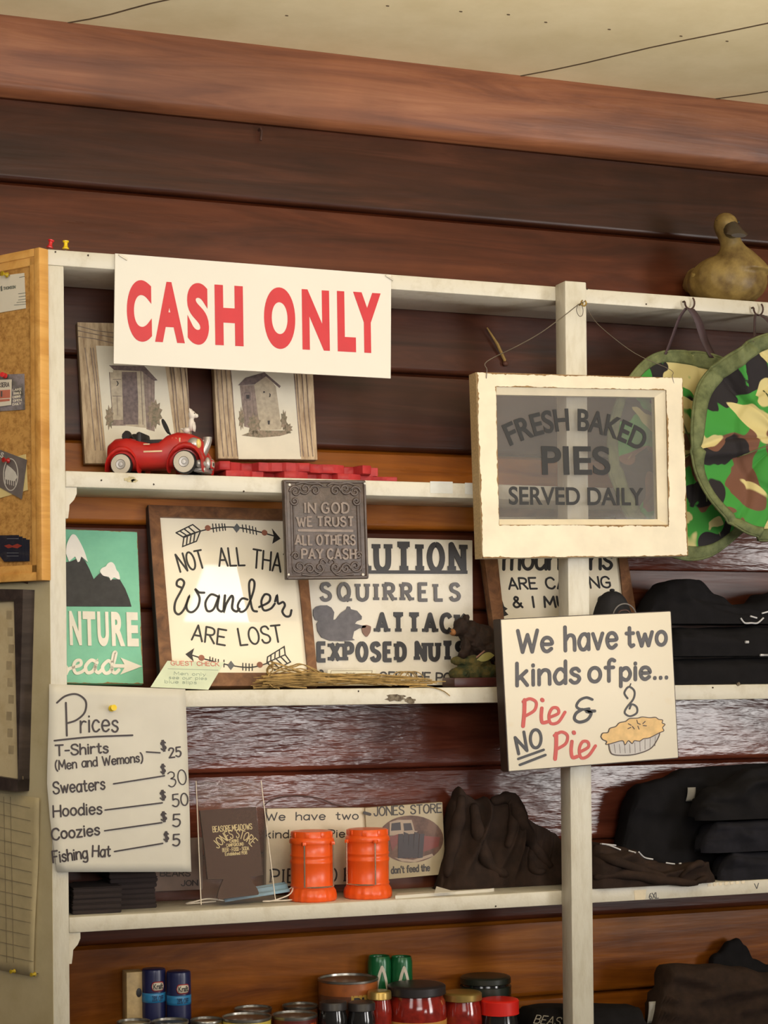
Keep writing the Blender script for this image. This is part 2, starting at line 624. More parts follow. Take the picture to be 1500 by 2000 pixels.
class Flat:
    """a flat thing standing at a real place: local x = right, y = up, z = towards the room"""

    def __init__(self, corners, p, n, thick=0.01, snap=True):
        n = Vector(n).normalized()
        if n.dot(CAM - Vector(p)) < 0:
            n = -n
        self.p, self.n, self.t = Vector(p), n, thick
        self.px0 = corners[0][0]
        TL, TR, BR, BL = [onplane(x, y, p, n) for x, y in corners]
        u = ((TR - TL) + (BR - BL)).normalized()
        v = n.cross(u).normalized()
        self.u, self.v = u, v
        self.o = (BL + BR) / 2
        self.M = Matrix(((u.x, v.x, n.x, self.o.x), (u.y, v.y, n.y, self.o.y), (u.z, v.z, n.z, self.o.z), (0, 0, 0, 1)))
        c = [self.l3(q) for q in (TL, TR, BR, BL)]
        self.c = c
        self.w = ((c[1][0] - c[0][0]) + (c[2][0] - c[3][0])) / 2
        self.h = ((c[0][1] - c[3][1]) + (c[1][1] - c[2][1])) / 2
        self.x0, self.x1 = (c[0][0] + c[3][0]) / 2, (c[1][0] + c[2][0]) / 2
        self.y0, self.y1 = (c[2][1] + c[3][1]) / 2, (c[0][1] + c[1][1]) / 2

    def l3(self, q):
        d = q - self.o
        return (d.dot(self.u), d.dot(self.v))

    def at(self, x, y):
        return self.l3(onplane(x, y, self.p, self.n))

    def pts(self, pl):
        return [self.at(*q) for q in pl]

    def root(self, name, label, cat, group=None):
        return empty(name, M=self.M, label=label, cat=cat, group=group)

    def mm(self, px, x=None, y=None):
        """metres for a length in photo pixels here"""
        a = self.at(x or 750, y or 1000)
        b = self.at((x or 750), (y or 1000) + 10)
        return px * math.hypot(a[0] - b[0], a[1] - b[1]) / 10

    def stroke(self, mb, pl, wpx, z0=0.0, z1=0.0008, smooth=True, cap=True):
        w = self.mm(wpx, *pl[0])
        pts = self.pts(pl)
        z0 -= 0.0003
        mb.ribbon(crom(pts, 6) if smooth and len(pts) > 2 else pts, w, z0, z1, cap)

    def fill(self, mb, pl, z0=0.0, z1=0.0006, smooth=False):
        pts = self.pts(pl)
        z0 -= 0.0003
        dz = mb.lift()
        z1 += dz
        mb.prism(crom(pts, 4, True) if smooth else pts, z0, z1)

    def write(self, mb, text, a, b, hpx, wpx=4, slab=0.0, z0=0.0, z1=0.0008, track=2.0, space=4.5, slant=0.0, mid=None, jit=0.0, font=None, bold=0.0):
        """text from baseline pixel a to baseline pixel b (mid: a third pixel the baseline bends through)"""
        A, B = Vector(self.at(*a)), Vector(self.at(*b))
        z0 -= 0.0003
        up0 = Vector(self.at(a[0], a[1] - hpx))
        H = (up0 - A).length
        if mid:
            Mv = Vector(self.at(*mid))
            Q = Mv * 2 - (A + B) / 2

        def base(s):
            if mid:
                p = A * (1 - s) ** 2 + Q * 2 * s * (1 - s) + B * s * s
                t = ((Q - A) * (1 - s) + (B - Q) * s).normalized()
            else:
                p = A.lerp(B, s)
                t = (B - A).normalized()
            return p, Vector((-t.y, t.x)), t
        if font:
            vs, fs, x0, x1 = font_mesh(text, bold)
            cap = 0.694

            def fn(v):
                s = (v.x - x0) / (x1 - x0)
                p, n, t = base(s)
                q = p + (n + t * slant) * (v.y / cap * H)
                return (q.x, q.y, z0 if v.z < 0 else z1)
            mb.raw(vs, fs, fn)
            return
        run, W = run_strokes(text, track, space)
        w = self.mm(wpx, *a)
        for gx, gw, strokes in run:
            dy = random.uniform(-jit, jit)
            for kind, pts in strokes:
                out = []
                for x, y in pts:
                    p, n, t = base(x / W)
                    q = p + (n + t * slant) * ((y + dy) / 10 * H)
                    out.append((q.x, q.y))
                if kind == '-':
                    for p, q in zip(out, out[1:]):
                        mb.ribbon([p, q], w, z0, z1, cap=not slab)
                    if slab:
                        for p in out[1:-1]:
                            mb.disc(p[0], p[1], w / 2, z0, z1, 10)
                else:
                    mb.ribbon(out, w, z0, z1, cap=not slab)
                if slab and kind != 'o':
                    for e, (px, py), (qx, qy) in ((0, pts[0], pts[1]), (-1, pts[-1], pts[-2])):
                        if (py < 0.3 or py > 9.7) and abs(qy - py) > 0.8 * abs(qx - px):
                            ex, ey = out[e]
                            hw = w * slab
                            oy = w * 0.38 * (1 if py < 5 else -1)
                            mb.ribbon([(ex - hw, ey + oy), (ex + hw, ey + oy)], w * 0.76, z0, z1, cap=False)


def board(F_, name, label, cat, m, thick, group=None, bevel=0.0012, part='board'):
    """a plain slab sign whose front face is the Flat's plane"""
    r = F_.root(name, label, cat, group)
    b = MB().box(F_.x0, F_.x1, F_.y0, F_.y1, -thick, 0, bevel).build(part, m, r)
    return r, b


def lean(zb, Yb, zt, Yt):
    """plane through a line at (Y=Yb, Z=zb) and another at (Yt, zt), both along the wall"""
    d = Vector((0, Yt - Yb, zt - zb))
    return Vector((0, Yb, zb)), Vector((1, 0, 0)).cross(d).normalized()


def oplane(Y):
    return Vector((0, Y, 0)), Vector((0, -1, 0))
# ------------------------------------------------------------------ shared materials
M_PAINT = spots('old_white_paint', (208, 201, 184), (180, 168, 142), 26, 0.50, 0.82, rough=0.42, bump=0.25, spec=0.45)
M_PAINT2 = spots('post_white_paint', (208, 202, 186), (190, 181, 160), 18, 0.45, 0.8, rough=0.40, bump=0.35, spec=0.45, stretch=(4, 4, 1))
M_CREAM = spots('cream_wall_paint', (196, 182, 146), (176, 160, 122), 9, 0.40, 0.75, rough=0.55, bump=0.12)
M_CEIL = spots('ceiling_board_paint', (232, 216, 176), (214, 196, 152), 5, 0.35, 0.75, rough=0.8, bump=0.15)
M_BLACK = mat('black_lettering', (38, 35, 35), 0.5, 0.1)
M_CHAR = mat('charcoal_lettering', (74, 70, 72), 0.5, 0.12, 120)
M_RED = mat('sign_red', (196, 34, 44), 0.45, 0.03)
M_WHITE = mat('white_vinyl', (219, 213, 200), 0.35, 0.015, 4)
M_PAPER = mat('paper', (208, 202, 188), 0.7, 0.04, 8, bump=0.05, bscale=40)
M_STEEL = mat('dull_steel', (120, 112, 104), 0.35, 0.15, metal=0.9)
M_RUST = mat('rusty_steel', (74, 48, 40), 0.55, 0.25, 90, metal=0.3)
M_YEL = mat('yellow_plastic', (232, 198, 30), 0.3, 0.03)
M_PINR = mat('red_plastic', (206, 42, 44), 0.3, 0.03)
W_RED = wood('wall_redwood', (64, 29, 16), (88, 43, 25), (112, 60, 36), (0.8, 9, 9), 2.2, 0.30, 0.24, 0.10, 0.55)
W_DARK = wood('wall_dark_brown', (50, 24, 14), (68, 35, 22), (92, 51, 34), (0.8, 9, 9), 2.4, 0.33, 0.28, 0.10, 0.6)
W_AMBER = wood('wall_amber', (112, 58, 18), (158, 90, 26), (186, 116, 42), (0.8, 8, 8), 2.2, 0.30, 0.22, 0.10, 0.5)
W_GLOSS = wood('wall_glossy_varnish', (66, 28, 18), (90, 42, 28), (114, 58, 40), (1.6, 9, 9), 2.2, 0.19, 0.45, 0.55, 0.5)
W_AMBER_SHADE = wood('wall_amber_shaded', (86, 42, 10), (130, 72, 18), (164, 98, 32), (0.8, 8, 8), 2.2, 0.33, 0.14, 0.16, 0.6)  # darker amber for low boards, shade put into the colour
W_TRIM = wood('trim_board', (110, 64, 42), (140, 86, 56), (162, 106, 72), (0.8, 10, 10), 2.4, 0.42, 0.4, 0.18, 0.5)
# ------------------------------------------------------------------ back wall: lapped boards
YW = 0.165
CEILZ = 2.615


def lap_board(z0, z1, x0=-0.95, x1=2.7):
    prof = [(YW - 0.004, z0 + 0.001), (YW - 0.008, z0 + 0.004), (YW - 0.0085, z0 + 0.010), (YW - 0.003, z1 - 0.007), (YW + 0.004, z1 - 0.003), (YW + 0.007, z1), (YW + 0.03, z1), (YW + 0.03, z0), (YW + 0.004, z0)]
    return prof, x0, x1


zs = [2.491 - 0.1435 * k for k in range(0, 14)]
boards = list(zip(zs[1:], zs[:-1]))
mats_ = {0: W_DARK, 1: W_RED, 2: W_DARK, 3: W_DARK, 4: W_AMBER, 5: W_RED, 6: W_RED, 7: W_GLOSS, 8: W_GLOSS, 9: W_RED, 10: W_AMBER_SHADE, 11: W_AMBER_SHADE, 12: W_RED}
bm_by = {}
wall = MB()
slots = [W_DARK, W_RED, W_AMBER, W_GLOSS, W_AMBER_SHADE]
idx = []
for k, (a, b) in enumerate(boards):
    prof, x0, x1 = lap_board(a, b)
    n0 = len(wall.bm.faces)
    wall.prism(prof, x0, x1, axis='X')
    wall.bm.faces.ensure_lookup_table()
    for f in wall.bm.faces[n0:]:
        f.material_index = slots.index(mats_[k])
w_ = wall.build('wall_back', slots[0], smooth=50)
for s in slots[1:]:
    w_.data.materials.append(s)
tag(w_, kind='structure')
# top trim board under the ceiling
structure('trim_1', MB().prism([(YW - 0.032, 2.499), (YW - 0.036, 2.506), (YW - 0.036, CEILZ), (YW + 0.02, CEILZ), (YW + 0.02, 2.489), (YW - 0.022, 2.489)], -0.95, 2.7, axis='X'), W_TRIM, smooth=60)
# glossy plank on the wall right of the post
structure('trim_2', MB().box(0.985, 2.6, YW - 0.024, YW + 0.002, 1.706, 1.80, 0.004), W_GLOSS)
# ceiling: boards with dark seams
cl = MB()
cl.box(-1.2, 2.8, -3.9, YW + 0.03, CEILZ, CEILZ + 0.02)
structure('ceiling', cl, M_CEIL)
sm = MB()
for a, b in (((0.062, 0.13), (0.40, -0.26)), ((0.90, 0.13), (1.36, -0.50)), ((1.312, 0.13), (1.80, -0.4))):
    A, B = Vector(a), Vector(b)
    pts = [A.lerp(B, k / 12) + Vector((0.004 * math.sin(k * 0.9), 0.003 * math.sin(k * 1.3))) for k in range(13)]
    sm.ribbon([(p.x, p.y) for p in pts], 0.0032, CEILZ - 0.0012, CEILZ + 0.001, cap=False)
for px in ((757, 11), (900, 22), (1066, 43), (1330, 70), (993, 28), (560, 30), (1420, 80), (1190, 57)):
    p = onZ(px[0], px[1], CEILZ)
    sm.disc(p.x, p.y, 0.003, CEILZ - 0.001, CEILZ + 0.001, 8, 0.0016)
structure('trim_3', sm, mat('ceiling_seam', (92, 74, 52), 0.9))
# ------------------------------------------------------------------ left wall panel (oblique), with cork board and frame
WD = Vector((-0.56, 0.8285, 0)).normalized()      # runs back and to the left from the post
WN = Vector((-WD.y, WD.x, 0))                     # faces left / the room
if WN.dot(CAM) < 0:
    WN = -WN
wl = MB()
Lw = 0.192
for_ = [(0, 0), tuple((WD * Lw).xy), tuple((WD * Lw - WN * 0.006).xy), tuple((-WN * 0.006).xy)]
wl.prism([(p[0], p[1]) for p in for_], 0.55, 2.165)
structure('wall_left', wl, M_CREAM)
# ------------------------------------------------------------------ the shelving unit
XR = 1.75
unit = empty('shelving_unit', (0.013, 0.0, 0.60), label='white-painted wooden shelving unit built along the brown board wall', cat='shelves')


def upart(name, mb, m, **k):
    o = mb.build(name, m, None, **k)
    o.parent = unit
    o.matrix_parent_inverse = Matrix.Translation((-0.013, 0, -0.60))
    return o


def shelf(z1, z0, xa, M=M_PAINT, front=0.0):
    b = MB()
    back = WD * ((YW - 0.012) / WD.y) - WN * 0.012
    pts = [(xa, front), (XR, front), (XR, YW - 0.011), (back.x + 0.004, YW - 0.011), (xa - 0.004, 0.03)]
    b.prism(pts, z0, z1)
    es = [e for e in b.bm.edges]
    bmesh.ops.bevel(b.bm, geom=es, offset=0.002, segments=2, affect='EDGES', profile=0.5)
    return upart('shelf', b, M)


shelf(2.1992, 2.1736, 0.0)
shelf(1.8438, 1.8178, 0.0267)
shelf(1.4885, 1.4610, 0.0267)
shelf(1.1266, 1.1013, 0.0267)
shelf(0.8000, 0.7750, 0.0267)
upart('side_post', MB().box(0.0, 0.0266, 0.0, 0.032, 0.60, 2.1735, 0.0015), M_PAINT2)
upart('side_post', MB().box(XR, XR + 0.03, 0.0, YW - 0.011, 0.60, 2.199, 0.0015), M_PAINT2)
# centre post, nailed to the shelf fronts
yp = -0.040
c = [onY(1105, 557, yp), onY(1147, 560, yp), onY(1159, 1990, yp), onY(1117, 1990, yp)]
zt, zb_ = 2.2015, 0.62
xl, xr = 0.9135, 0.9535
xl, xr = (c[0].x + c[3].x) / 2, (c[1].x + c[2].x) / 2
upart('centre_post', MB().box(xl, xr, yp, 0.0, zb_, zt, 0.0025), M_PAINT2)
# little shaped brackets under two shelves
for zt_ in (1.8178, 1.1013):
    pr = [(0.0267, zt_), (0.0267, zt_ - 0.050), (0.031, zt_ - 0.050), (0.033, zt_ - 0.036), (0.0335, zt_ - 0.028), (0.041, zt_ - 0.020), (0.0455, zt_ - 0.010), (0.0455, zt_)]
    upart('bracket', MB().prism(pr, 0.004, 0.024, axis='Y'), M_PAINT)
# glue smear, knots and pencil marks on the shelf edges
M_KNOT = spots('bare_knot', (128, 116, 98), (70, 58, 46), 160, 0.4, 0.65, rough=0.8)
kn = MB()
def edge_blot(mb, x, y, rx, ry, seed, Y=-0.0002, t=0.0008):
    p = onY(x, y, 0.0)
    rnd = random.Random(seed)
    pts = []
    for i in range(18):
        a = i * 2 * math.pi / 18
        k = rnd.uniform(0.65, 1.15)
        pts.append((p.x + rx * k * math.cos(a), p.z + ry * k * math.sin(a)))
    mb.prism(pts, Y - t, Y + 0.001, axis='Y')
edge_blot(kn, 772, 1363, 0.020, 0.007, 1)
edge_blot(kn, 800, 1368, 0.010, 0.006, 2)
upart('knot', kn, M_KNOT)
kn = MB()
edge_blot(kn, 1442, 1336, 0.004, 0.004, 3)
upart('knot', kn, M_KNOT)
gl = MB()
edge_blot(gl, 254, 937, 0.010, 0.005, 5)
edge_blot(gl, 262, 939, 0.006, 0.003, 6)
upart('glue_smear', gl, mat('old_glue', (186, 172, 132), 0.25, 0.2, 120))
M_HOLE = mat('nail_hole_dark', (60, 46, 36), 0.9)
for x, y in ((108, 492), (172, 499), (198, 938), (300, 946), (476, 960), (1262, 594), (1392, 1343), (700, 1350), (1127, 573), (206, 1378), (968, 1770)):
    hl_ = MB()
    edge_blot(hl_, x, y, 0.0016, 0.0016, x, Y=-0.0401 if 1100 < x < 1150 else -0.0002)
    upart('nail_hole', hl_, M_HOLE)
F_s4 = Flat([(1160, 1739), (1500, 1715), (1500, 1743), (1160, 1766)], *oplane(0.0))
pm = MB()
F_s4.write(pm, '6XL', (1268, 1756), (1286, 1754), 11, 1.6, z1=0.0004)
pm.move(lambda q: F_s4.M @ Vector((q.x, q.y, q.z)))
upart('pencil_mark', pm, M_CHAR)
pm = MB()
F_s4.write(pm, 'V', (1474, 1736), (1482, 1735), 10, 1.6, z1=0.0004)
pm.move(lambda q: F_s4.M @ Vector((q.x, q.y, q.z)))
upart('pencil_mark', pm, M_CHAR)
tp = MB()
F_s4.fill(tp, [(1238, 1739), (1262, 1737), (1260, 1757), (1240, 1758)], z1=0.0005)
M_OTAPE = mat('clear_old_tape', (214, 196, 160), 0.25, 0.08)
tp.move(lambda q: F_s4.M @ Vector((q.x, q.y, q.z)))
upart('tape', tp, M_OTAPE)
tp = MB()
for k in range(7):
    F_s4.fill(tp, [(1382 + k * 11, 1726 - k), (1388 + k * 11, 1725.5 - k), (1388 + k * 11, 1731 - k), (1382 + k * 11, 1731.5 - k)], z1=0.0006)
tp.move(lambda q: F_s4.M @ Vector((q.x, q.y, q.z)))
upart('size_strip', tp, M_OTAPE)
F_s2 = Flat([(820, 944), (925, 947), (925, 978), (820, 975)], *oplane(0.0))
t2 = MB()
F_s2.fill(t2, [(840, 940), (884, 941), (884, 964), (840, 963)], z1=0.0006)
t2.move(lambda q: F_s2.M @ Vector((q.x, q.y, q.z)))
M_TAPE = mat('clear_tape', (214, 214, 208), 0.15, 0.05)
upart('tape', t2, M_TAPE)
t2 = MB()
F_s2.fill(t2, [(908, 943), (925, 943.5), (925, 966), (908, 965)], z1=0.0006)
t2.move(lambda q: F_s2.M @ Vector((q.x, q.y, q.z)))
upart('tape', t2, M_TAPE)
# ------------------------------------------------------------------ CASH ONLY sign
S = Flat([(225, 495), (764, 536.5), (763, 739), (222, 710)], *oplane(-0.006))
r = S.root('cash_sign', 'white rectangular sign with red CASH ONLY lettering tacked to the top shelf edge', 'sign')
MB().prism([tuple(q) for q in S.c], -0.004, 0, ).build('panel', M_WHITE, r)
q = MB()
z = zoom(200, 470, 2.5)
for ch, a, b in (('C', 121, 242), ('A', 257, 402), ('S', 416, 521), ('H', 551, 689), ('O', 791, 943), ('N', 977, 1110), ('L', 1149, 1238), ('Y', 1228, 1362)):
    (ax, ay), (bx, by) = z((a, 461 + (a - 0) * 0.0522), (b, 461 + b * 0.0522))
    S.write(q, ch, (ax, ay), (bx, by), 104, font=1, bold=0.052, z1=0.0007)
q.build('lettering', M_RED, r)
for x, y in ((240, 503), (760, 543)):
    st = MB()
    a = S.at(x, y)
    st.box(a[0] - 0.008, a[0] + 0.008, a[1] - 0.0015, a[1] + 0.0015, 0.0, 0.004, 0.0008, Matrix.Translation((a[0], a[1], 0)) @ Matrix.Rotation(-0.5, 4, 'Z') @ Matrix.Translation((-a[0], -a[1], 0)))
    st.build('clip', mat('clear_clip', (214, 206, 188), 0.2), r)

# ------------------------------------------------------------------ cast iron plaque
S = Flat([(555, 938), (719, 937), (716, 1131.5), (556, 1131.5)], *oplane(-0.011))
M_IRON = spots('brown_cast_iron', (88, 72, 63), (62, 50, 43), 60, 0.35, 0.7, rough=0.42, bump=0.35, spec=0.6)
r, _ = board(S, 'metal_plaque', 'dark brown cast-metal plaque reading IN GOD WE TRUST on the second shelf edge', 'plaque', M_IRON, 0.010, bevel=0.002, part='plate')
z = zoom(520, 920, 3.26087)
q = MB()
x0, x1, y0, y1 = S.x0, S.x1, S.y0, S.y1
for a, t in ((0.003, 0.0045), (0.012, 0.002)):
    pts = [(x0 + a, y0 + a), (x1 - a, y0 + a), (x1 - a, y1 - a), (x0 + a, y1 - a), (x0 + a, y0 + a)]
    for p, s in zip(pts, pts[1:]):
        q.tube([(p[0], p[1], 0), (s[0], s[1], 0)], t * 0.6, 6)
q.build('border', M_IRON, r)
q = MB()
for tx, a, b, h in (('IN GOD', (243, 268), (522, 268), 64), ('WE TRUST', (195, 352), (552, 352), 58), ('ALL OTHERS', (184, 470), (562, 470), 60), ('PAY CASH', (225, 560), (565, 560), 62)):
    (a, b) = z(a, b)
    S.write(q, tx, a, b, h / 3.26, 3.6, slab=0.7, z0=-0.001, z1=0.0034, space=3.5, track=3)
S.stroke(q, z((205, 378), (545, 382)), 5, -0.001, 0.002)
q.build('raised_lettering', spots('plaque_letter_lit', (140, 123, 110), (112, 96, 85), 60, 0.35, 0.7, rough=0.4, bump=0.2, spec=0.6), r)  # letters coloured lighter than the plate, painting in relief light
q = MB()
def scroll(cx, cy, s, fx, fy, turns=1.4):
    pts = []
    for k in range(26):
        t = k / 25
        a = t * turns * 2 * math.pi
        rr = s * (1 - 0.85 * t)
        pts.append((cx + fx * (rr * math.cos(a)), cy + fy * (rr * math.sin(a)), 0.0006))
    return pts
for fx in (1, -1):
    cx = (x0 + x1) / 2
    for (dx, dy, s, fy) in ((0.018, 0.066, 0.009, 1), (0.036, 0.069, 0.010, -1), (0.053, 0.064, 0.010, 1), (0.055, 0.048, 0.007, -1), (0.014, -0.064, 0.010, -1), (0.032, -0.066, 0.009, 1), (0.050, -0.062, 0.011, -1), (0.056, -0.044, 0.007, 1)):
        q.tube(scroll(cx + fx * dx, (y0 + y1) / 2 + dy, s, fx, fy), [0.0022] * 20 + [0.0018] * 6, 6)
    q.tube(crom([(cx + fx * 0.057, (y0 + y1) / 2 + v, 0.0004) for v in (-0.042, -0.02, 0.0, 0.02, 0.04)], 4), 0.0018, 6)
    q.tube(crom([(cx + fx * a, (y0 + y1) / 2 + b, 0.0004) for a, b in ((0.004, 0.074), (0.012, 0.078), (0.026, 0.077), (0.040, 0.079), (0.052, 0.076))], 4), 0.002, 6)
    q.tube(crom([(cx + fx * a, (y0 + y1) / 2 + b, 0.0004) for a, b in ((0.002, -0.056), (0.008, -0.050), (0.013, -0.056), (0.008, -0.068), (0.02, -0.077), (0.046, -0.075))], 4), 0.002, 6)
q.build('scrollwork', M_IRON, r)
for x, y in z((147, 88), (626, 80), (140, 660), (615, 660)):
    a = S.at(x, y)
    MB().ball((a[0], a[1], 0.001), (0.0026, 0.0026, 0.002), 12).build('nail', M_WHITE, r)

# ------------------------------------------------------------------ FRESH BAKED PIES window-frame sign
S = Flat([(931, 727), (1334, 738), (1343, 1086), (942, 1090)], *oplane(-0.072))
M_FRAME = mat('cream_frame_paint', (224, 211, 184), 0.45, 0.05, 14, bump=0.1, bscale=60, stretch=(1, 1, 1))
M_WORN = spots('worn_wood_edge', (150, 118, 76), (112, 84, 50), 120, 0.4, 0.7)
M_SIDE_TAN = mat('frame_side_tan', (186, 160, 116), 0.6, 0.12, 30, stretch=(1, 8, 8))  # darker tan than the front, for the left side strip
r = S.root('window_frame_sign', 'cream window frame lettered FRESH BAKED PIES on its glass, hung from the post', 'sign')
th = 0.031
O = S.c                                     # TL TR BR BL
O = [(S.x0, S.y1), (S.x1, S.y1), (S.x1, S.y0), (S.x0, S.y0)]
I = S.pts([(969, 755), (1301, 762), (1306, 1025), (975, 1025)])
G = S.pts([(974, 769), (1285, 774), (1291, 1013), (980, 1013)])
for k in range(4):
    l = (k + 1) % 4
    MB().prism([O[k], O[l], I[l], I[k]], -th, 0.0).build('frame_rail', M_FRAME, r)
    b = MB()
    b.hexa([(I[k][0], I[k][1], -0.024), (I[l][0], I[l][1], -0.024), (G[l][0], G[l][1], -0.024), (G[k][0], G[k][1], -0.024), (I[k][0], I[k][1], -0.003), (I[l][0], I[l][1], -0.003), (G[l][0], G[l][1], -0.012), (G[k][0], G[k][1], -0.012)])
    b.build('moulding', M_FRAME, r)
M_PANE = glass('dusty_window_glass', (150, 146, 142), 0.24, 0.05)
MB().prism(G, -0.0165, -0.0145).build('glass_pane', M_PANE, r)
rag = MB()
def ragged(mb, a, b, w, z0, z1, seed, side=1):
    rnd = random.Random(seed)
    A, B = Vector(a), Vector(b)
    t = (B - A).normalized()
    n = Vector((-t.y, t.x)) * side
    N = max(8, int((B - A).length / 0.003))
    up, lo = [], []
    h = 0.4
    for k in range(N + 1):
        h = min(1.0, max(0.06, h + rnd.uniform(-0.35, 0.33)))
        p = A.lerp(B, k / N)
        lo.append(tuple(p))
        up.append(tuple(p + n * w * h * (1.0 if rnd.random() > 0.12 else 1.6)))
    mb.prism(lo + up[::-1], z0, z1)
for k in range(4):
    l = (k + 1) % 4
    ragged(rag, O[k], O[l], 0.0024, -0.002, 0.0003, k + 3, -1)
    ragged(rag, I[k], I[l], 0.0030, -0.002, 0.0003, k + 13, 1)
rag.build('worn_edge', M_WORN, r)
sd = MB()
sd.prism([(O[3][0] - 0.0006, O[3][1]), (O[3][0], O[3][1]), (O[0][0], O[0][1]), (O[0][0] - 0.0006, O[0][1])], -th, -0.0012)
sd.build('tan_side', M_SIDE_TAN, r)
q = MB()
zz = -0.0143
S.write(q, 'FRESH BAKED', (1003, 868), (1259, 880), 42, font=1, bold=0.022, mid=(1136, 838), z0=zz, z1=zz + 0.0006)
S.write(q, 'PIES', (1066, 924), (1200, 924), 54, font=1, bold=0.020, z0=zz, z1=zz + 0.0006)
S.write(q, 'SERVED DAILY', (1001, 983), (1265, 985), 34, font=1, bold=0.018, z0=zz, z1=zz + 0.0006)
q.build('lettering', mat('frame_black_vinyl', (27, 25, 24), 0.6, 0.1), r)
# the wire it hangs by, and the hook in the post
hk = onY(1140, 592, -0.056)
w1 = onY(951, 706, -0.072)
w0 = onY(950, 739, -0.073)
w2 = onY(1309, 722, -0.072)
w3 = onY(1317, 752, -0.071)
inv = S.M.inverted()
wire = MB()
wp = [inv @ p for p in (w0, onY(951, 722, -0.0745), w1, onY(1010, 676, -0.068), onY(1056, 650, -0.064), onY(1100, 618, -0.062), onY(1128, 596, -0.060), hk + Vector((0.002, 0.0, 0.003)))]
wire.tube(crom(wp, 5), 0.0008, 6)
wp2 = [inv @ p for p in (hk + Vector((0.004, 0, 0.001)), onY(1152, 612, -0.055), onY(1175, 640, -0.060), onY(1240, 690, -0.066), w2, onY(1313, 735, -0.0735), w3)]
wire.tube(crom(wp2, 5), 0.0006, 6)
lp = [inv @ p for p in (onY(1129, 594, -0.060), onY(1126, 606, -0.060), onY(1131, 617, -0.060), onY(1137, 616, -0.060), onY(1139, 606, -0.060), onY(1136, 595, -0.060))]
wire.tube(crom(lp, 5), 0.0007, 6)
wire.build('hanging_wire', M_STEEL, r)
h = empty('screw_hook', hk, label='small brass screw hook near the top of the centre post', cat='hook')
b = MB()
b.tube([(0.0, 0.018, 0), (0.0, 0.004, 0)], 0.0018, 8)
b.tube([(0.005 * math.sin(a), 0.0, 0.005 * math.cos(a)) for a in [k * 5.4 / 16 - 2.7 + 3.14 for k in range(17)]], 0.0014, 8)
b.build('hook', mat('old_brass', (150, 122, 60), 0.35, 0.2, metal=0.8), h)

# ------------------------------------------------------------------ two kinds of pie sign
S = Flat([(989, 1210.5), (1321, 1193), (1314, 1481.5), (984, 1506.5)], *oplane(-0.074))
M_PIEB = spots('aged_cream_board', (222, 212, 192), (214, 186, 140), 7, 0.60, 0.85, rough=0.45, bump=0.06)
r = S.root('wooden_sign', 'square cream wooden sign with a painted pie, on the post below the window frame', 'sign')
MB().box(S.x0, S.x1, S.y0, S.y1, -0.0315, 0, 0.0015).build('board', M_PIEB, r)
eg = MB()
e = 0.0012
for (a, b_) in (((S.x0, S.y0), (S.x0, S.y1)), ((S.x0, S.y1), (S.x1, S.y1)), ((S.x1, S.y1), (S.x1, S.y0)), ((S.x1, S.y0), (S.x0, S.y0))):
    n = Vector((-(b_[1] - a[1]), b_[0] - a[0])).normalized() * e
    eg.prism([a, b_, (b_[0] + n.x, b_[1] + n.y), (a[0] + n.x, a[1] + n.y)], -0.0305, -0.0012)
eg.build('stained_edge', mat('dark_stained_edge', (52, 34, 24), 0.55, 0.2, 60), r)
z = zoom(920, 1060, 2.58621)
q = MB()
for tx, a, b, h, w in (('We', (235, 553), (408, 548), 108, 7.4), ('have', (476, 545), (735, 530), 118, 7.4), ('two', (785, 525), (985, 515), 104, 7.4), ('kinds', (232, 722), (548, 706), 112, 7.4), ('of', (596, 703), (722, 697), 108, 7.4), ('pie...', (756, 694), (990, 684), 92, 7.4)):
    a, b = z(a, b)
    S.write(q, tx, a, b, h / 2.586, w, z1=0.0012, track=2.3, slant=0.04)
q.build('grey_lettering', M_CHAR, r)
q = MB()
for pl, w in (([(270, 795), (268, 860), (262, 926)], 8), ([(262, 803), (296, 788), (328, 806), (320, 846), (276, 874)], 6), ([(357, 836), (354, 880), (360, 908), (384, 905)], 7), ([(358, 793), (361, 796)], 8), ([(396, 882), (440, 862), (436, 836), (410, 836), (393, 872), (402, 912), (440, 906), (474, 856)], 6),
              ([(430, 965), (429, 1030), (424, 1092)], 8), ([(420, 974), (456, 956), (486, 974), (478, 1014), (438, 1040)], 6), ([(509, 1004), (505, 1050), (512, 1084), (536, 1080)], 7), ([(518, 958), (520, 961)], 8), ([(552, 1056), (592, 1032), (588, 1006), (562, 1006), (546, 1044), (556, 1086), (592, 1076), (628, 1026)], 6)):
    S.stroke(q, z(*pl), w, 0, 0.0012)
q.build('red_lettering', mat('pie_red', (190, 74, 66), 0.5, 0.06), r)
q = MB()
for pl, w in (([(612, 792), (582, 782), (548, 796), (532, 826), (556, 842), (596, 838)], 5), ([(560, 842), (530, 862), (522, 890), (546, 906), (586, 894), (606, 862), (584, 852), (624, 850)], 6),
              ([(240, 1066), (222, 984)], 6), ([(222, 984), (282, 1050)], 6), ([(282, 1050), (266, 956)], 6), ([(326 + 27 * math.sin(k * math.pi / 8), 990 - 46 * math.cos(k * math.pi / 8)) for k in range(17)], 6), ([(238, 1092), (366, 1046)], 5), ([(246, 1122), (375, 1072)], 5),
              ([(790, 786), (774, 758), (796, 728), (824, 748), (820, 788), (786, 832), (776, 860), (802, 876), (836, 860), (836, 830), (812, 816), (800, 838)], 3.6), ([(806, 712), (800, 728)], 2)):
    S.stroke(q, z(*pl), w, 0, 0.0012)
q.build('black_lettering', mat('sign_charcoal', (58, 56, 58), 0.5, 0.1), r)
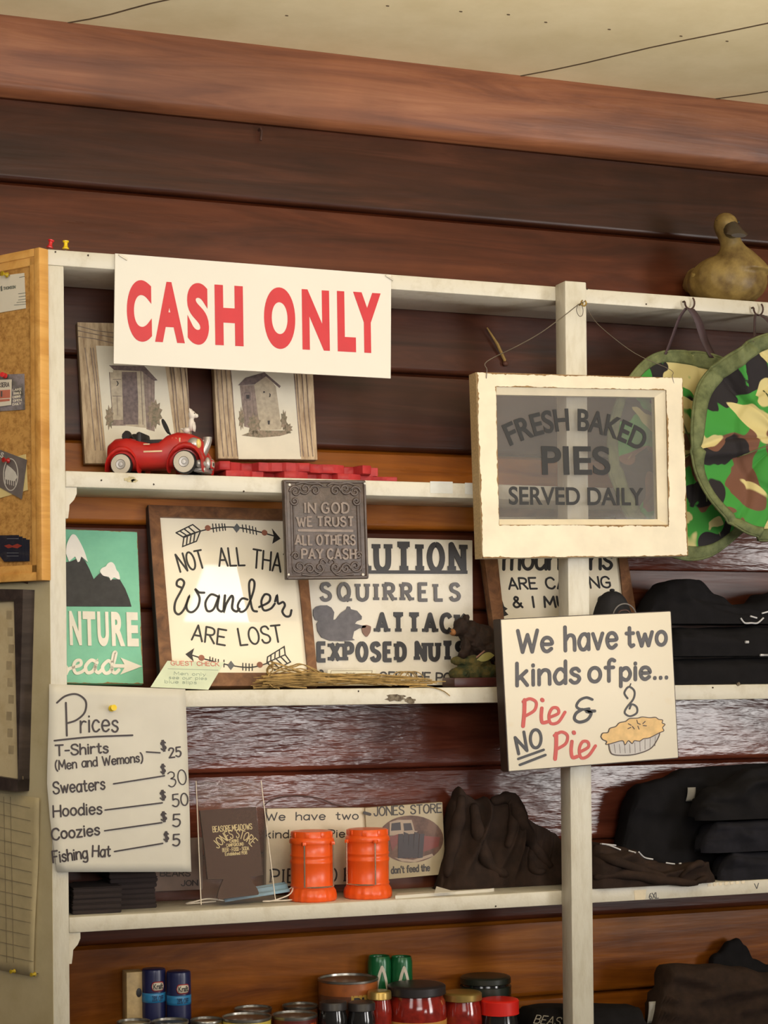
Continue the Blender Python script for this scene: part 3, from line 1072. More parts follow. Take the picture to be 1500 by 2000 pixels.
crust = z((655, 980), (664, 962), (690, 958), (700, 938), (730, 928), (748, 910), (780, 902), (800, 888), (840, 886), (864, 880), (900, 884), (930, 882), (946, 892), (966, 896), (964, 910), (978, 918), (966, 934), (972, 950), (950, 960), (900, 985), (870, 990), (850, 1002), (824, 1000), (812, 1014), (794, 1000), (776, 1020), (762, 1000), (700, 1016), (680, 1018), (684, 1004), (664, 994))
tin = z((694, 1004), (762, 996), (780, 1012), (820, 1004), (950, 955), (945, 985), (912, 1038), (850, 1064), (780, 1075), (710, 1068))
q = MB()
S.fill(q, tin, 0, 0.0006)
q.build('pie_tin', mat('tin_grey', (186, 180, 176), 0.5, 0.06), r)
q = MB()
S.fill(q, crust, 0, 0.0010, smooth=True)
q.build('pie_crust', mat('crust_tan', (218, 180, 120), 0.55, 0.08, 60), r)
q = MB()
S.stroke(q, crust + crust[:1], 1.8, 0, 0.0013)
S.stroke(q, z((694, 1016), (710, 1066), (780, 1074), (850, 1063), (910, 1036), (944, 986), (952, 960)), 2.2, 0, 0.0010)
for k in range(9):
    a = 722 + k * 26
    S.stroke(q, z((a, 1018 - max(0, k - 3) * 8), (a + 6 - k, 1062 - max(0, k - 4) * 9)), 0.8, 0, 0.0008)
for x, y, ang in ((800, 918, .5), (838, 904, 1.3), (872, 908, 2.4), (798, 936, -.4), (844, 934, 1.2), (876, 924, .1), (818, 934, .9), (846, 914, .4)):
    S.stroke(q, z((x - 8 * math.cos(ang), y - 8 * math.sin(ang)), (x + 8 * math.cos(ang), y + 8 * math.sin(ang))), 1.8, 0, 0.0014)
q.build('pie_outline', mat('pie_line', (70, 52, 40), 0.5), r)
hg = MB()
a = S.at(1229, 1190)
hg.tube(crom([(a[0] - 0.012, S.y1 + 0.0005, -0.02), (a[0] - 0.006, S.y1 + 0.006, -0.02), (a[0] + 0.006, S.y1 + 0.006, -0.02), (a[0] + 0.012, S.y1 + 0.0005, -0.02)], 4), 0.0014, 6)
hg.build('hanger', M_RUST, r)

# ------------------------------------------------------------------ teal mountain sign
pl = lean(1.4885, 0.075, 1.79, 0.142)
S = Flat([(27, 1030), (260.5, 1038), (288, 1336), (34, 1333)], *pl)
M_TEAL = spots('teal_board_paint', (130, 196, 164), (110, 174, 146), 10, 0.4, 0.75, rough=0.5, bump=0.06)
r, _ = board(S, 'teal_sign', 'teal wooden sign with white-capped black mountains above white lettering', 'sign', M_TEAL, 0.014)
z = zoom(100, 920, 3.26087)
q = MB()
S.fill(q, z((-180, 861), (-150, 760), (-60, 640), (-10, 600), (60, 585), (120, 578), (190, 548), (216, 575), (242, 625), (270, 690), (310, 650), (380, 690), (436, 692), (470, 750), (498, 820), (510, 864)), z1=0.0016)
q.build('black_mountains', mat('mountain_black', (44, 42, 42), 0.6, 0.25, 60), r)
q = MB()
S.fill(q, crom(z((92, 528), (98, 470), (120, 420), (138, 405), (160, 418), (190, 470), (212, 520), (232, 582)), 4) + z((190, 546), (180, 578), (168, 582), (150, 546), (112, 578)), z1=0.0024)
S.fill(q, z((310, 642), (322, 620), (345, 610), (360, 590), (382, 582), (402, 600), (414, 632), (428, 650), (436, 690), (420, 690), (398, 680), (378, 698), (366, 678), (330, 668)), z1=0.0024, smooth=True)
q.build('snow_caps', mat('snow_white', (232, 226, 218), 0.55, 0.03), r)
q = MB()
S.write(q, 'ADVE', *z((-200, 1096), (94, 1100)), 60, font=1, bold=0.035, z1=0.0022)
for ch, a, b in (('N', 118, 194), ('T', 204, 284), ('U', 296, 368), ('R', 386, 470), ('E', 484, 557)):
    S.write(q, ch, *z((a, 1098 + (a - 118) * 0.02), (b, 1098 + (b - 118) * 0.02)), 60, font=1, bold=0.045, z1=0.0022)
S.write(q, 'ah', *z((-40, 1290), (95, 1292)), 24, 6, z1=0.002, slant=0.1)
for p_, w in (([(96, 1286), (112, 1262), (140, 1252), (186, 1236), (184, 1208), (156, 1212), (140, 1250), (156, 1288), (190, 1282), (216, 1262)], 6), ([(290, 1222), (254, 1206), (218, 1246), (230, 1286), (268, 1272), (290, 1214), (278, 1262), (298, 1286), (326, 1262)], 6.5), ([(388, 1232), (362, 1210), (326, 1248), (342, 1288), (376, 1276), (398, 1216), (410, 1160), (396, 1170), (386, 1262), (406, 1288), (430, 1268)], 6.5), ([(400, 1242), (480, 1244)], 7)):
    S.stroke(q, z(*p_), w, 0, 0.002)
S.fill(q, z((440, 1190), (578, 1245), (438, 1298), (472, 1244)), z1=0.0021)
q.build('lettering', mat('teal_sign_white', (232, 224, 208), 0.55, 0.04), r)
ra = MB()
for k, (a, b) in enumerate((((S.x0, S.y1), (S.x1, S.y1)), ((S.x1, S.y1), (S.x1, S.y0)), ((S.x1, S.y0), (S.x0, S.y0)))):
    ragged(ra, a, b, 0.0018, -0.002, 0.0003, k + 40, -1)
ra.build('worn_edge', M_WORN, r)

# ------------------------------------------------------------------ framed NOT ALL THAT WANDER sign
pl = lean(1.4885, 0.050, 1.795, 0.138)
S = Flat([(289, 986), (588, 995), (624, 1339), (316, 1340)], *pl)
W_FR = wood('sign_frame_wood', (84, 52, 32), (118, 78, 48), (146, 102, 66), (2, 2, 2), 14, 0.45, 0.4, 0.1, 0.3)
W_FRD = mat('sign_frame_dark_side', (40, 30, 26), 0.6)
def framed(S, inner, name, label, cat, mface, mfr, thick, rec):
    r = S.root(name, label, cat)
    O = [(S.x0, S.y1), (S.x1, S.y1), (S.x1, S.y0), (S.x0, S.y0)]
    I = S.pts(inner)
    for k in range(4):
        l = (k + 1) % 4
        MB().prism([O[k], O[l], I[l], I[k]], -thick, 0.0).build('frame_rail', mfr, r)
    MB().prism([O[0], O[1], O[2], O[3]], -thick - 0.002, -thick + 0.001).build('back_panel', W_FRD, r)
    MB().prism(I, -rec - 0.004, -rec).build('face', mface, r)
    return r
M_FACE = mat('glossy_cream_face', (240, 229, 206), 0.035, 0.03, 6, spec=0.7)
r = framed(S, [(312.6, 1009), (573, 1016), (602, 1314), (338, 1313.5)], 'framed_sign', 'wood-framed cream sign with arrows around the word Wander, beside the teal sign', 'sign', M_FACE, W_FR, 0.022, 0.006)
sd = MB()
sd.prism([(S.x0 - 0.0008, S.y0), (S.x0, S.y0), (S.x0, S.y1), (S.x0 - 0.0008, S.y1)], -0.022, -0.001)
sd.build('dark_side', W_FRD, r)
zb0, zb1 = -0.006, -0.0050
q = MB()
z = zoom(100, 920, 3.26087)
for tx, a, b, h in (('NOT', (828, 636), (990, 606), 112), ('ALL', (1076, 598), (1238, 594), 112), ('THAT', (1286, 606), (1530, 646), 116), ('ARE', (900, 1068), (1112, 1104), 98), ('LOST', (1212, 1104), (1480, 1080), 106)):
    S.write(q, tx, *z(a, b), h / 3.26, 3.4, z0=zb0, z1=zb1)
for p_, w in (([(836, 736), (806, 722), (808, 694), (832, 682), (852, 706), (832, 756), (796, 826), (792, 884), (818, 906), (852, 872), (884, 790), (866, 850), (878, 886), (908, 890), (940, 856), (950, 800), (924, 748), (948, 766), (980, 768)], 4),
              ([(1066, 792), (1022, 780), (988, 830), (1000, 884), (1040, 872), (1074, 790), (1064, 862), (1086, 888), (1104, 880)], 4), ([(1112, 786), (1104, 886), (1120, 840), (1152, 790), (1164, 806), (1158, 866), (1184, 888), (1204, 872)], 4.4),
              ([(1256, 812), (1220, 806), (1194, 850), (1212, 890), (1252, 866), (1292, 764), (1300, 704), (1282, 684), (1266, 712), (1272, 800), (1288, 876), (1316, 888)], 4), ([(1330, 860), (1392, 828), (1398, 788), (1366, 780), (1344, 826), (1360, 880), (1404, 870), (1430, 838)], 4),
              ([(1432, 824), (1444, 788), (1452, 838), (1482, 828), (1494, 850), (1478, 888), (1498, 918), (1526, 916), (1536, 880)], 4)):
    S.stroke(q, z(*p_), w, zb0, zb1)
M_WBLK = mat('wander_black', (40, 37, 38), 0.45, 0.1)
q.build('black_lettering', M_WBLK, r)
def arrow(S, q, pts, head, feather, ticks):
    q = MB()
    S.stroke(q, z(*pts), 2.2, zb0, zb1)
    S.fill(q, z(*head), zb0, zb1)
    for f in feather:
        S.stroke(q, z(*f), 2.2, zb0, zb1, smooth=False)
    for x, y, h, sl in ticks:
        S.stroke(q, z((x - sl, y - h), (x + sl, y + h)), 1.8, zb0, zb1)
    q.build('arrow_drawing', M_WBLK, r)
arrow(S, q, [(850, 410), (960, 374), (1080, 352), (1186, 352), (1290, 370), (1425, 406)], ((1412, 360), (1466, 424), (1414, 456), (1424, 408)),
      ([(800, 386), (906, 334), (956, 374), (850, 416), (800, 386)], [(850, 416), (842, 474), (930, 440), (956, 374)], [(826, 376), (872, 406)], [(852, 362), (896, 396)], [(880, 350), (922, 386)], [(872, 410), (866, 464)], [(896, 400), (888, 456)], [(920, 390), (912, 446)]),
      [(1036, 356, 26, 3), (1056, 354, 24, 3), (1076, 352, 22, 3), (1096, 350, 22, 3), (1112, 350, 20, 3), (1226, 358, 22, 3), (1248, 360, 24, 3), (1270, 366, 24, 3), (1290, 370, 24, 3), (1310, 376, 22, 3)])
arrow(S, q, [(900, 1166), (1000, 1196), (1150, 1232), (1280, 1244), (1390, 1216)], ((860, 1160), (916, 1122), (902, 1165), (912, 1206)),
      ([(1380, 1214), (1384, 1178), (1490, 1112), (1496, 1164), (1380, 1214)], [(1380, 1214), (1430, 1262), (1530, 1210), (1496, 1164)], [(1406, 1168), (1404, 1204)], [(1432, 1150), (1430, 1192)], [(1460, 1134), (1460, 1180)], [(1410, 1204), (1456, 1248)], [(1440, 1192), (1484, 1234)], [(1468, 1178), (1510, 1220)]),
      [(1016, 1196, 18, 0), (1034, 1202, 18, 0), (1052, 1208, 18, 0), (1070, 1212, 18, 0), (1106, 1220, 22, 0), (1226, 1240, 22, 0), (1246, 1242, 22, 0), (1266, 1244, 22, 0), (1286, 1244, 20, 0)])
M_BEAD = mat('bead_brown', (150, 92, 70), 0.5)
for x, y in z((1002, 356), (1364, 386), (962, 1184), (1334, 1228)):
    q = MB()
    a = S.at(x, y)
    q.disc(a[0], a[1], 0.0052, zb0, zb1 + 0.0004, 14)
    q.build('brown_bead', M_BEAD, r)
M_DIAM = mat('bead_grey', (98, 100, 102), 0.5)
for x, y in z((1187, 356), (1150, 1232)):
    q = MB()
    S.fill(q, [(x - 7, y), (x, y - 9), (x + 7, y), (x, y + 9)], zb0, zb1 + 0.0004)
    q.build('grey_diamond', M_DIAM, r)

# ------------------------------------------------------------------ CAUTION SQUIRRELS sign
S = Flat([(600, 1049), (926, 1054), (922, 1339), (600, 1339)], *oplane(0.130))
M_CAU = spots('chalky_white_board', (230, 221, 203), (206, 195, 172), 12, 0.5, 0.8, rough=0.5, bump=0.05)
r, _ = board(S, 'squirrel_sign', 'white board with a grey squirrel and heavy slab lettering, behind the raffia', 'sign', M_CAU, 0.016)
z = zoom(520, 920, 3.26087)
q = MB()
S.write(q, 'CAUTION', *z((420, 630), (1256, 632)), 51, 11.0, slab=0.80, z1=0.003, track=5.2)
S.fill(q, z((396, 632), (1278, 634), (1278, 655), (396, 653)), z1=0.003)
S.write(q, 'ATTACK', *z((704, 1022), (1268, 1024)), 34, 8.2, slab=0.80, z1=0.003, track=4.6)
S.write(q, 'EXPOSED', *z((332, 1206), (880, 1204)), 33, 8.6, slab=0.75, z1=0.003, track=4.8)
S.write(q, 'NUTS', *z((958, 1202), (1256, 1200)), 33, 8.6, slab=0.75, z1=0.003, track=4.8)
q.build('black_lettering', mat('caution_black', (44, 40, 40), 0.45, 0.15), r)
q = MB()
S.write(q, 'SQUIRRELS', *z((350, 822), (1226, 822)), 32, 7.0, slab=0.85, z1=0.003, track=6)
q.build('grey_lettering', mat('caution_grey', (84, 78, 76), 0.4, 0.15), r)
q = MB()
S.fill(q, z((296, 884), (316, 864), (342, 856), (384, 855), (412, 870), (430, 900), (424, 948), (440, 945), (472, 905), (506, 882), (514, 862), (530, 864), (536, 880), (575, 890), (606, 926), (604, 946), (575, 956), (562, 972), (600, 982), (636, 986), (628, 998), (590, 1002), (556, 1022), (546, 1066), (562, 1076), (480, 1084), (400, 1080), (350, 1060), (324, 1020), (318, 974), (330, 955), (310, 950), (296, 920)), z1=0.003)
q.build('squirrel_silhouette', mat('squirrel_grey', (92, 86, 88), 0.5, 0.15, 80), r)
q = MB()
S.fill(q, z((606, 992), (618, 984), (634, 980), (654, 986), (664, 994), (660, 1024), (650, 1042), (637, 1056), (622, 1044), (610, 1026)), z1=0.003, smooth=True)
q.build('acorn', mat('acorn_brown', (122, 86, 68), 0.5, 0.1), r)
q = MB()
S.write(q, 'OFF THE PORCH', *z((722, 1334), (1330, 1346)), 17, 3.2, z1=0.0012, jit=0.4)
M_SM = mat('caution_small', (66, 62, 60), 0.5)
q.build('small_lettering', M_SM, r)
q = MB()
S.write(q, 'D', *z((345, 1318), (362, 1318)), 15, 3.2, z1=0.0012)
q.build('small_lettering', M_SM, r)

# ------------------------------------------------------------------ MOUNTAINS ARE CALLING sign
pl = lean(1.4885, 0.055, 1.79, 0.140)
S = Flat([(940, 985), (1221, 985), (1252, 1334), (971, 1336)], *pl)
M_FACE2 = mat('mountain_sign_face', (232, 220, 194), 0.3, 0.03, 6)
r = framed(S, [(963, 1008), (1201, 1008), (1232, 1312), (996, 1314)], 'mountain_sign', 'wood-framed sign with black lettering, mountains ARE CALLING, half hidden behind the centre post', 'sign', M_FACE2, W_FR, 0.020, 0.005)
q = MB()
zb0, zb1 = -0.005, -0.0042
z = zoom(920, 1060, 2.58621)
S.write(q, 'mountains', *z((170, 130), (716, 128)), 44, 6.2, z0=zb0, z1=zb1, slant=0.18, track=1.6)
S.write(q, 'ARE', *z((198, 230), (338, 228)), 21, 3.6, z0=zb0, z1=zb1)
S.write(q, 'CALLING', *z((388, 228), (712, 222)), 21, 3.6, z0=zb0, z1=zb1)
S.write(q, '& I MUST GO', *z((220, 322), (760, 318)), 20, 4.0, z0=zb0, z1=zb1, space=6)
S.write(q, 'THE', *z((300, -20), (560, -22)), 24, 4.0, z0=zb0, z1=zb1)
q.build('black_lettering', M_BLACK, r)
q = MB()
S.fill(q, z((150, 290), (158, 275), (172, 318), (190, 330), (176, 340), (194, 360), (160, 372)), zb0, zb1)
q.build('pine_silhouette', M_BLACK, r)

# ------------------------------------------------------------------ two outhouse pictures
M_PRINTF = spots('printed_weathered_frame', (204, 182, 148), (146, 120, 92), 20, 0.36, 0.70, rough=0.6, bump=0.0, stretch=(7, 1, 7))
M_PRINTP = mat('print_paper_tone', (216, 208, 186), 0.5, 0.05, 12)
M_INK1 = mat('ink_warm_grey', (138, 120, 108), 0.6, 0.18, 120)
M_INK2 = mat('ink_dark_mauve', (108, 92, 88), 0.6, 0.2, 160)
M_INK3 = mat('ink_pale_tan', (176, 162, 138), 0.6, 0.1, 120)
M_INK4 = mat('ink_black', (58, 52, 50), 0.6, 0.2)
M_INK5 = spots('ink_bush', (150, 132, 112), (108, 104, 84), 200, 0.4, 0.65, rough=0.7, bump=0)
pl = lean(1.8438, 0.126, 2.10, 0.141)
S = Flat([(149, 629), (352, 634), (385.5, 905), (168, 905)], *pl)
r, _ = board(S, 'outhouse_picture', 'wood-framed picture of an open-door outhouse behind the red toy car', 'picture', M_PRINTF, 0.018, part='frame')
z = zoom(100, 580, 4.41176)
q = MB()
S.fill(q, z((385, 420), (960, 440), (1094, 1432), (480, 1432)), z1=0.0008)
q.build('print', M_PRINTP, r)
def S_mid(S):
    return 258 if S.px0 < 300 else 520
def layer(S, r, name, m, polys, z1, strokes=()):
    if name in ('printed_bushes', 'printed_frame_grain', 'printed_moon'):
        rows = [([p], []) for p in polys]
        xs = lambda s: z(*s[0])[0][0] < (S_mid(S))
        if strokes:
            rows += [([], [s for s in strokes if xs(s)]), ([], [s for s in strokes if not xs(s)])]
    else:
        rows = [(polys, strokes)]
    for ps, ss in rows:
        q = MB()
        for p in ps:
            S.fill(q, z(*p), 0, z1)
        for p, w in ss:
            S.stroke(q, z(*p), w, 0, z1, smooth=False)
        q.build(name, m, r)
layer(S, r, 'printed_frame_grain', M_INK1, [], 0.0012, [([(x + dx, 440), (x + dx + 34, 700), (x + dx + 60, 1000), (x + dx + 90, 1320)], 1.4) for x, dx in ((290, 0), (330, 8), (360, 0), (1030, 0), (1080, 10), (1130, 0), (1005, 0))] + [([(230, 250 + k), (380, 290 + k * 0.8), (540, 310 + k)], 1.3) for k in (0, 40, 90)])
layer(S, r, 'printed_outhouse_wall', M_INK3, [((530, 630), (790, 640), (815, 1130), (560, 1100)), ((500, 650), (612, 650), (622, 1060), (530, 1060))], 0.0011)
layer(S, r, 'printed_outhouse_side', M_INK1, [((790, 640), (890, 710), (890, 850), (890, 1160), (820, 1140)), ((530, 1060), (640, 1060), (640, 1110), (520, 1110))], 0.0013)
layer(S, r, 'printed_outhouse_roof', M_INK2, [((498, 590), (800, 596), (915, 720), (880, 724), (780, 640), (540, 630)), ((612, 648), (735, 648), (748, 900), (748, 1100), (622, 1100))], 0.0015, [([(610, 650), (622, 1060)], 1.2), ([(770, 640), (790, 1100)], 1.0), ([(565, 860), (572, 1020)], 0.8), ([(530, 712), (600, 712)], 0.9), ([(530, 855), (604, 855)], 0.9), ([(500, 650), (530, 1060)], 0.9), ([(830, 680), (836, 1130)], 0.8), ([(860, 700), (864, 1130)], 0.8)])
layer(S, r, 'printed_moon', M_INK4, [((558, 724), (574, 730), (580, 748), (572, 766), (556, 770), (568, 758), (570, 742))], 0.0016)
layer(S, r, 'printed_bushes', M_INK5, [[(890 + 70 * k_ * math.cos(a), 1010 + 130 * k_ * math.sin(a)) for a, k_ in [(i * math.pi / 11, 1 if i % 2 else 0.7) for i in range(22)]], [(500 + 40 * k_ * math.cos(a), 1040 + 110 * k_ * math.sin(a)) for a, k_ in [(i * math.pi / 9, 1 if i % 2 else 0.65) for i in range(18)]]], 0.0017)
pl = lean(1.8438, 0.122, 2.10, 0.140)
S = Flat([(407, 640), (602, 650), (626, 897), (433, 897)], *pl)
r, _ = board(S, 'outhouse_picture', 'wood-framed picture of a closed outhouse with a crescent moon in its door', 'picture', M_PRINTF, 0.018, part='frame')
z = zoom(380, 640, 2.58621)
q = MB()
S.fill(q, z((168, 60), (484, 70), (538, 664), (222, 664)), z1=0.0008)
q.build('print', M_PRINTP, r)
layer(S, r, 'printed_frame_grain', M_INK1, [], 0.0012, [([(x, 100), (x + 14, 250), (x + 24, 420), (x + 46, 650)], 1.3) for x in (100, 124, 146, 504, 530, 552)] + [([(172, 120), (190, 300), (196, 400), (218, 650)], 1.4), ([(496, 120), (512, 360), (536, 650)], 1.8)])
layer(S, r, 'printed_outhouse_wall', M_INK3, [((300, 285), (365, 235), (410, 300), (440, 515), (330, 520), (300, 400))], 0.0011, [([(330, 290), (346, 515)], 0.8), ([(362, 260), (375, 515)], 0.8), ([(345, 292), (395, 296), (420, 512)], 1.0), ([(390, 290), (412, 512)], 0.8)])
layer(S, r, 'printed_outhouse_side', M_INK1, [((228, 292), (300, 290), (330, 520), (250, 500))], 0.0013)
layer(S, r, 'printed_outhouse_roof', M_INK2, [((218, 292), (256, 254), (352, 226), (434, 296), (428, 305), (360, 246), (300, 288))], 0.0015, [([(252, 330), (280, 330), (280, 366), (252, 366), (252, 330)], 1.2)] + [([(240 + k * 16, 300), (256 + k * 16, 500)], 0.5) for k in range(4)])
layer(S, r, 'printed_moon', M_INK4, [((376, 330), (384, 338), (382, 350), (374, 352), (378, 342)), ((258, 340), (276, 340), (276, 360), (258, 360)), ((368, 470), (380, 470), (378, 490), (370, 490)), ((346, 322), (354, 322), (354, 330), (346, 330))], 0.0016)
layer(S, r, 'printed_bushes', M_INK5, [[(cx + rx * k_ * math.cos(a), cy + ry * k_ * math.sin(a)) for a, k_ in [(i * math.pi / 9, 1 if i % 2 else 0.65) for i in range(18)]] for cx, cy, rx, ry in ((300, 490, 36, 60), (236, 460, 16, 60), (450, 470, 18, 56), (470, 510, 26, 30))] + [((236, 545), (300, 520), (440, 520), (490, 530), (430, 548), (330, 556))], 0.0017)
# ------------------------------------------------------------------ cork board and what is pinned on the left wall
def wplane(off):
    return WN * off, WN


M_CORK = spots('cork', (202, 152, 82), (150, 102, 46), 110, 0.42, 0.72, rough=0.9, bump=0.3)
W_OAK = wood('cork_frame_wood', (190, 134, 64), (216, 160, 84), (232, 180, 104), (8, 8, 1), 3, 0.4, 0.4, 0.05, 0.08)
T = 0.021
def wl_pt(s, z, off):
    return WD * s + WN * off + Vector((0, 0, z))
# corners of the board in wall coordinates (s back along the wall, z up)
ctop = onplane(69, 484, *wplane(T)); cbot = onplane(84, 1133, *wplane(T))
zt, zb_ = ctop.z, cbot.z
sF = -0.004
sB = 0.172
cork = empty('cork_board', wl_pt(sF, zb_, T / 2), label='wood-framed cork notice board on the end wall beside the shelves', cat='notice board')
Wm = Matrix(((-WD.x, 0, WN.x, 0), (-WD.y, 0, WN.y, 0), (0, 1, 0, 0), (0, 0, 0, 1)))   # local x towards the shelves, y up, z out of wall
cork.matrix_world = Matrix.Translation(wl_pt(0, zb_, 0)) @ Wm
H = zt - zb_
fw = 0.026
MB().box(-sB, -sF - fw, 0.0, H, 0.002, T - 0.008).build('cork_panel', M_CORK, cork)
for nm, a in (('frame_rail', (-sF - 0.013, -sF, 0, H, 0.001, T)), ):
    MB().box(*a, 0.0015).build(nm, W_OAK, cork)
MB().box(-sF - fw, -sF - 0.0125, 0.013, H - 0.013, 0.001, T - 0.003, 0.001).build('frame_rail', W_OAK, cork)
MB().box(-sB, -sF - 0.013, H - 0.013, H, 0.001, T, 0.0015).build('frame_rail', W_OAK, cork)
MB().box(-sB, -sF - 0.013, 0, 0.013, 0.001, T, 0.0015).build('frame_rail', W_OAK, cork)
MB().box(-sB, -sF - 0.0125, H - fw, H - 0.0125, 0.001, T - 0.003, 0.001).build('frame_rail', W_OAK, cork)
MB().box(-sB, -sF - 0.0125, 0.0125, fw, 0.001, T - 0.003, 0.001).build('frame_rail', W_OAK, cork)
CO = T - 0.008
def pinned(corners, name, label, cat, m, off=CO + 0.002, group=None):
    S = Flat(corners, *wplane(off))
    r = S.root(name, label, cat, group)
    MB().prism([tuple(c_) for c_ in S.c], -0.0010, 0).build('card', m, r, smooth=0)
    return S, r
M_CARD = mat('card_white', (228, 218, 196), 0.55, 0.02)
S, r = pinned([(-48, 545), (47, 533), (50, 602), (-44, 618)], 'note_card', 'white printed card pinned at the top of the cork board', 'card', M_CARD)
q = MB()
S.write(q, 'THOMSON', (7, 566), (30, 563), 5, 1.2, z1=0.0004)
for k, y in enumerate((574, 580, 586, 591, 596)):
    S.stroke(q, [(36 + k * 2 - k * k, y), (50, y - 2)], 0.9, 0, 0.0003)
S.stroke(q, [(38, 542), (48, 540)], 1, 0, 0.0003)
S.fill(q, [(1, 560), (4, 558), (5, 568), (2, 569)], 0, 0.0004)
q.build('lettering', mat('card_grey_print', (110, 112, 100), 0.6), r)
def pin(p, d, label, m, group=None, s=1.0, name='push_pin'):
    """push pin: tip at p, body along d (unit, out of the surface)"""
    d = Vector(d).normalized()
    o = empty(name, M=Matrix.Translation(p) @ d.to_track_quat('Z', 'Y').to_matrix().to_4x4(), label=label, cat='pin', group=group)
    MB().lathe([(0, 0.0035 * s), (0.0042 * s, 0.0036 * s), (0.0044 * s, 0.0048 * s), (0.0030 * s, 0.0062 * s), (0.0023 * s, 0.009 * s), (0.0025 * s, 0.0115 * s), (0.0040 * s, 0.0128 * s), (0.0041 * s, 0.0142 * s), (0, 0.0146 * s)], 16).build('head', m, o)
    MB().tube([(0, 0, -0.004), (0, 0, 0.004 * s)], 0.0006, 6).build('needle', M_STEEL, o)
    return o
M_OLIVE = mat('olive_plastic', (186, 158, 34), 0.35, 0.08)
pin(onplane(18, 538, *wplane(CO + 0.003)), WN + Vector((-.3, 0, .1)), 'yellow push pin through the white card at the top of the cork board', M_OLIVE)
S, r = pinned([(-40, 733), (47, 730), (48, 800), (-40, 806)], 'photo_card', 'dark landscape photo card pinned halfway up the cork board', 'card', spots('photo_print', (150, 140, 142), (84, 80, 68), 26, 0.4, 0.62, rough=0.3, bump=0))
q = MB()
for k in range(5):
    S.write(q, ('LAKE', 'TRAILS', 'CABINS', 'OPEN', 'DAILY')[k], (25 + k % 2, 764 + k * 7), (42 - k % 3, 762 + k * 7), 4, 0.9, z1=0.0004)
q.build('lettering', M_CARD, r)
S, r = pinned([(-10, 742), (22, 741), (21, 791), (-10, 795)], 'small_ticket', 'small white and red ticket overlapping the landscape photo card', 'ticket', M_CARD, off=CO + 0.005)
q = MB()
S.fill(q, [(-10, 763), (20, 761), (20, 777), (-10, 779)], 0, 0.0003)
S.fill(q, [(-10, 781), (19, 779), (19, 783), (-10, 786)], 0, 0.0004)
q.build('red_band', mat('ticket_red', (206, 120, 96), 0.5), r)
q = MB()
S.write(q, 'SERA', (1, 756), (18, 755), 8, 1.4, z1=0.0005)
S.fill(q, [(2, 764), (5, 764), (5, 775), (2, 775)], 0, 0.0006)
q.build('lettering', mat('ticket_print', (104, 92, 86), 0.5), r)
pin(onplane(12, 735, *wplane(CO + 0.006)), WN + Vector((.3, -.2, .05)), 'red push pin above the small ticket on the cork board', M_PINR)
S, r = pinned([(-20, 905), (50, 887), (54, 957), (-18, 978)], 'yellow_note', 'pale yellow note under the grey square sticker on the cork board', 'note', mat('yellow_note_paper', (222, 200, 136), 0.6, 0.04))
S, r = pinned([(-44, 862), (52, 898), (42, 975), (-40, 930)], 'grey_sticker', 'grey square sticker with a white ring badge, tilted on the cork board', 'sticker', mat('sticker_grey', (112, 104, 100), 0.4, 0.1, 60), off=CO + 0.004)
q = MB()
ringp = [(21 + 14 * math.sin(k * math.pi / 14), 927 + 31 * math.cos(k * math.pi / 14)) for k in range(29)]
S.stroke(q, ringp, 1.8, 0, 0.0005)
S.fill(q, [(10, 922), (14, 908), (22, 914), (30, 922), (34, 932), (28, 940), (10, 936)], 0, 0.0004)
S.write(q, 'S', (1, 892), (5, 894), 9, 1.8, z1=0.0005)
for k in range(6):
    S.stroke(q, [(10 + 4 * k, 932 + k * 1.2), (11 + 4 * k, 944 + k * 1.2)], 1.2, 0, 0.0004)
q.build('badge', mat('badge_white', (206, 200, 188), 0.5), r)
pin(onplane(20, 900, *wplane(CO + 0.005)), WN + Vector((-.35, -.1, .05)), 'red push pin at the top of the grey square sticker', mat('dark_red_plastic', (170, 36, 34), 0.35))
M_DKCARD = spots('dark_card_print', (38, 40, 52), (70, 66, 66), 60, 0.5, 0.75, rough=0.3, bump=0)
for k in range(4):
    S, r = pinned([(-30, 1046 + k), (36 + k * 7, 1045 + k * 3), (42 + k * 5, 1096), (8 + k * 4, 1097)], 'dark_card', ('dark blue card with red emblem, frontmost of those tucked in the cork board corner', 'second dark card from the front, tucked in the cork board corner', 'third dark card from the front, tucked in the cork board corner', 'dark card at the back, its edge nearest the cork board frame')[k], 'card', M_DKCARD, off=CO + 0.006 - k * 0.0013, group='dark cards tucked in the cork board')
    if k == 0:
        q = MB()
        S.fill(q, [(8, 1066), (18, 1063), (24, 1066), (34, 1062), (43, 1066), (34, 1071), (24, 1069), (16, 1071)], 0, 0.0004)
        q.build('emblem', mat('emblem_red', (150, 58, 48), 0.4), r)
        q = MB()
        for y_ in (1052, 1080, 1086):
            S.stroke(q, [(14, y_), (36, y_)], 1.2, 0, 0.0003)
        q.build('lettering', mat('dim_print', (110, 112, 118), 0.4), r)
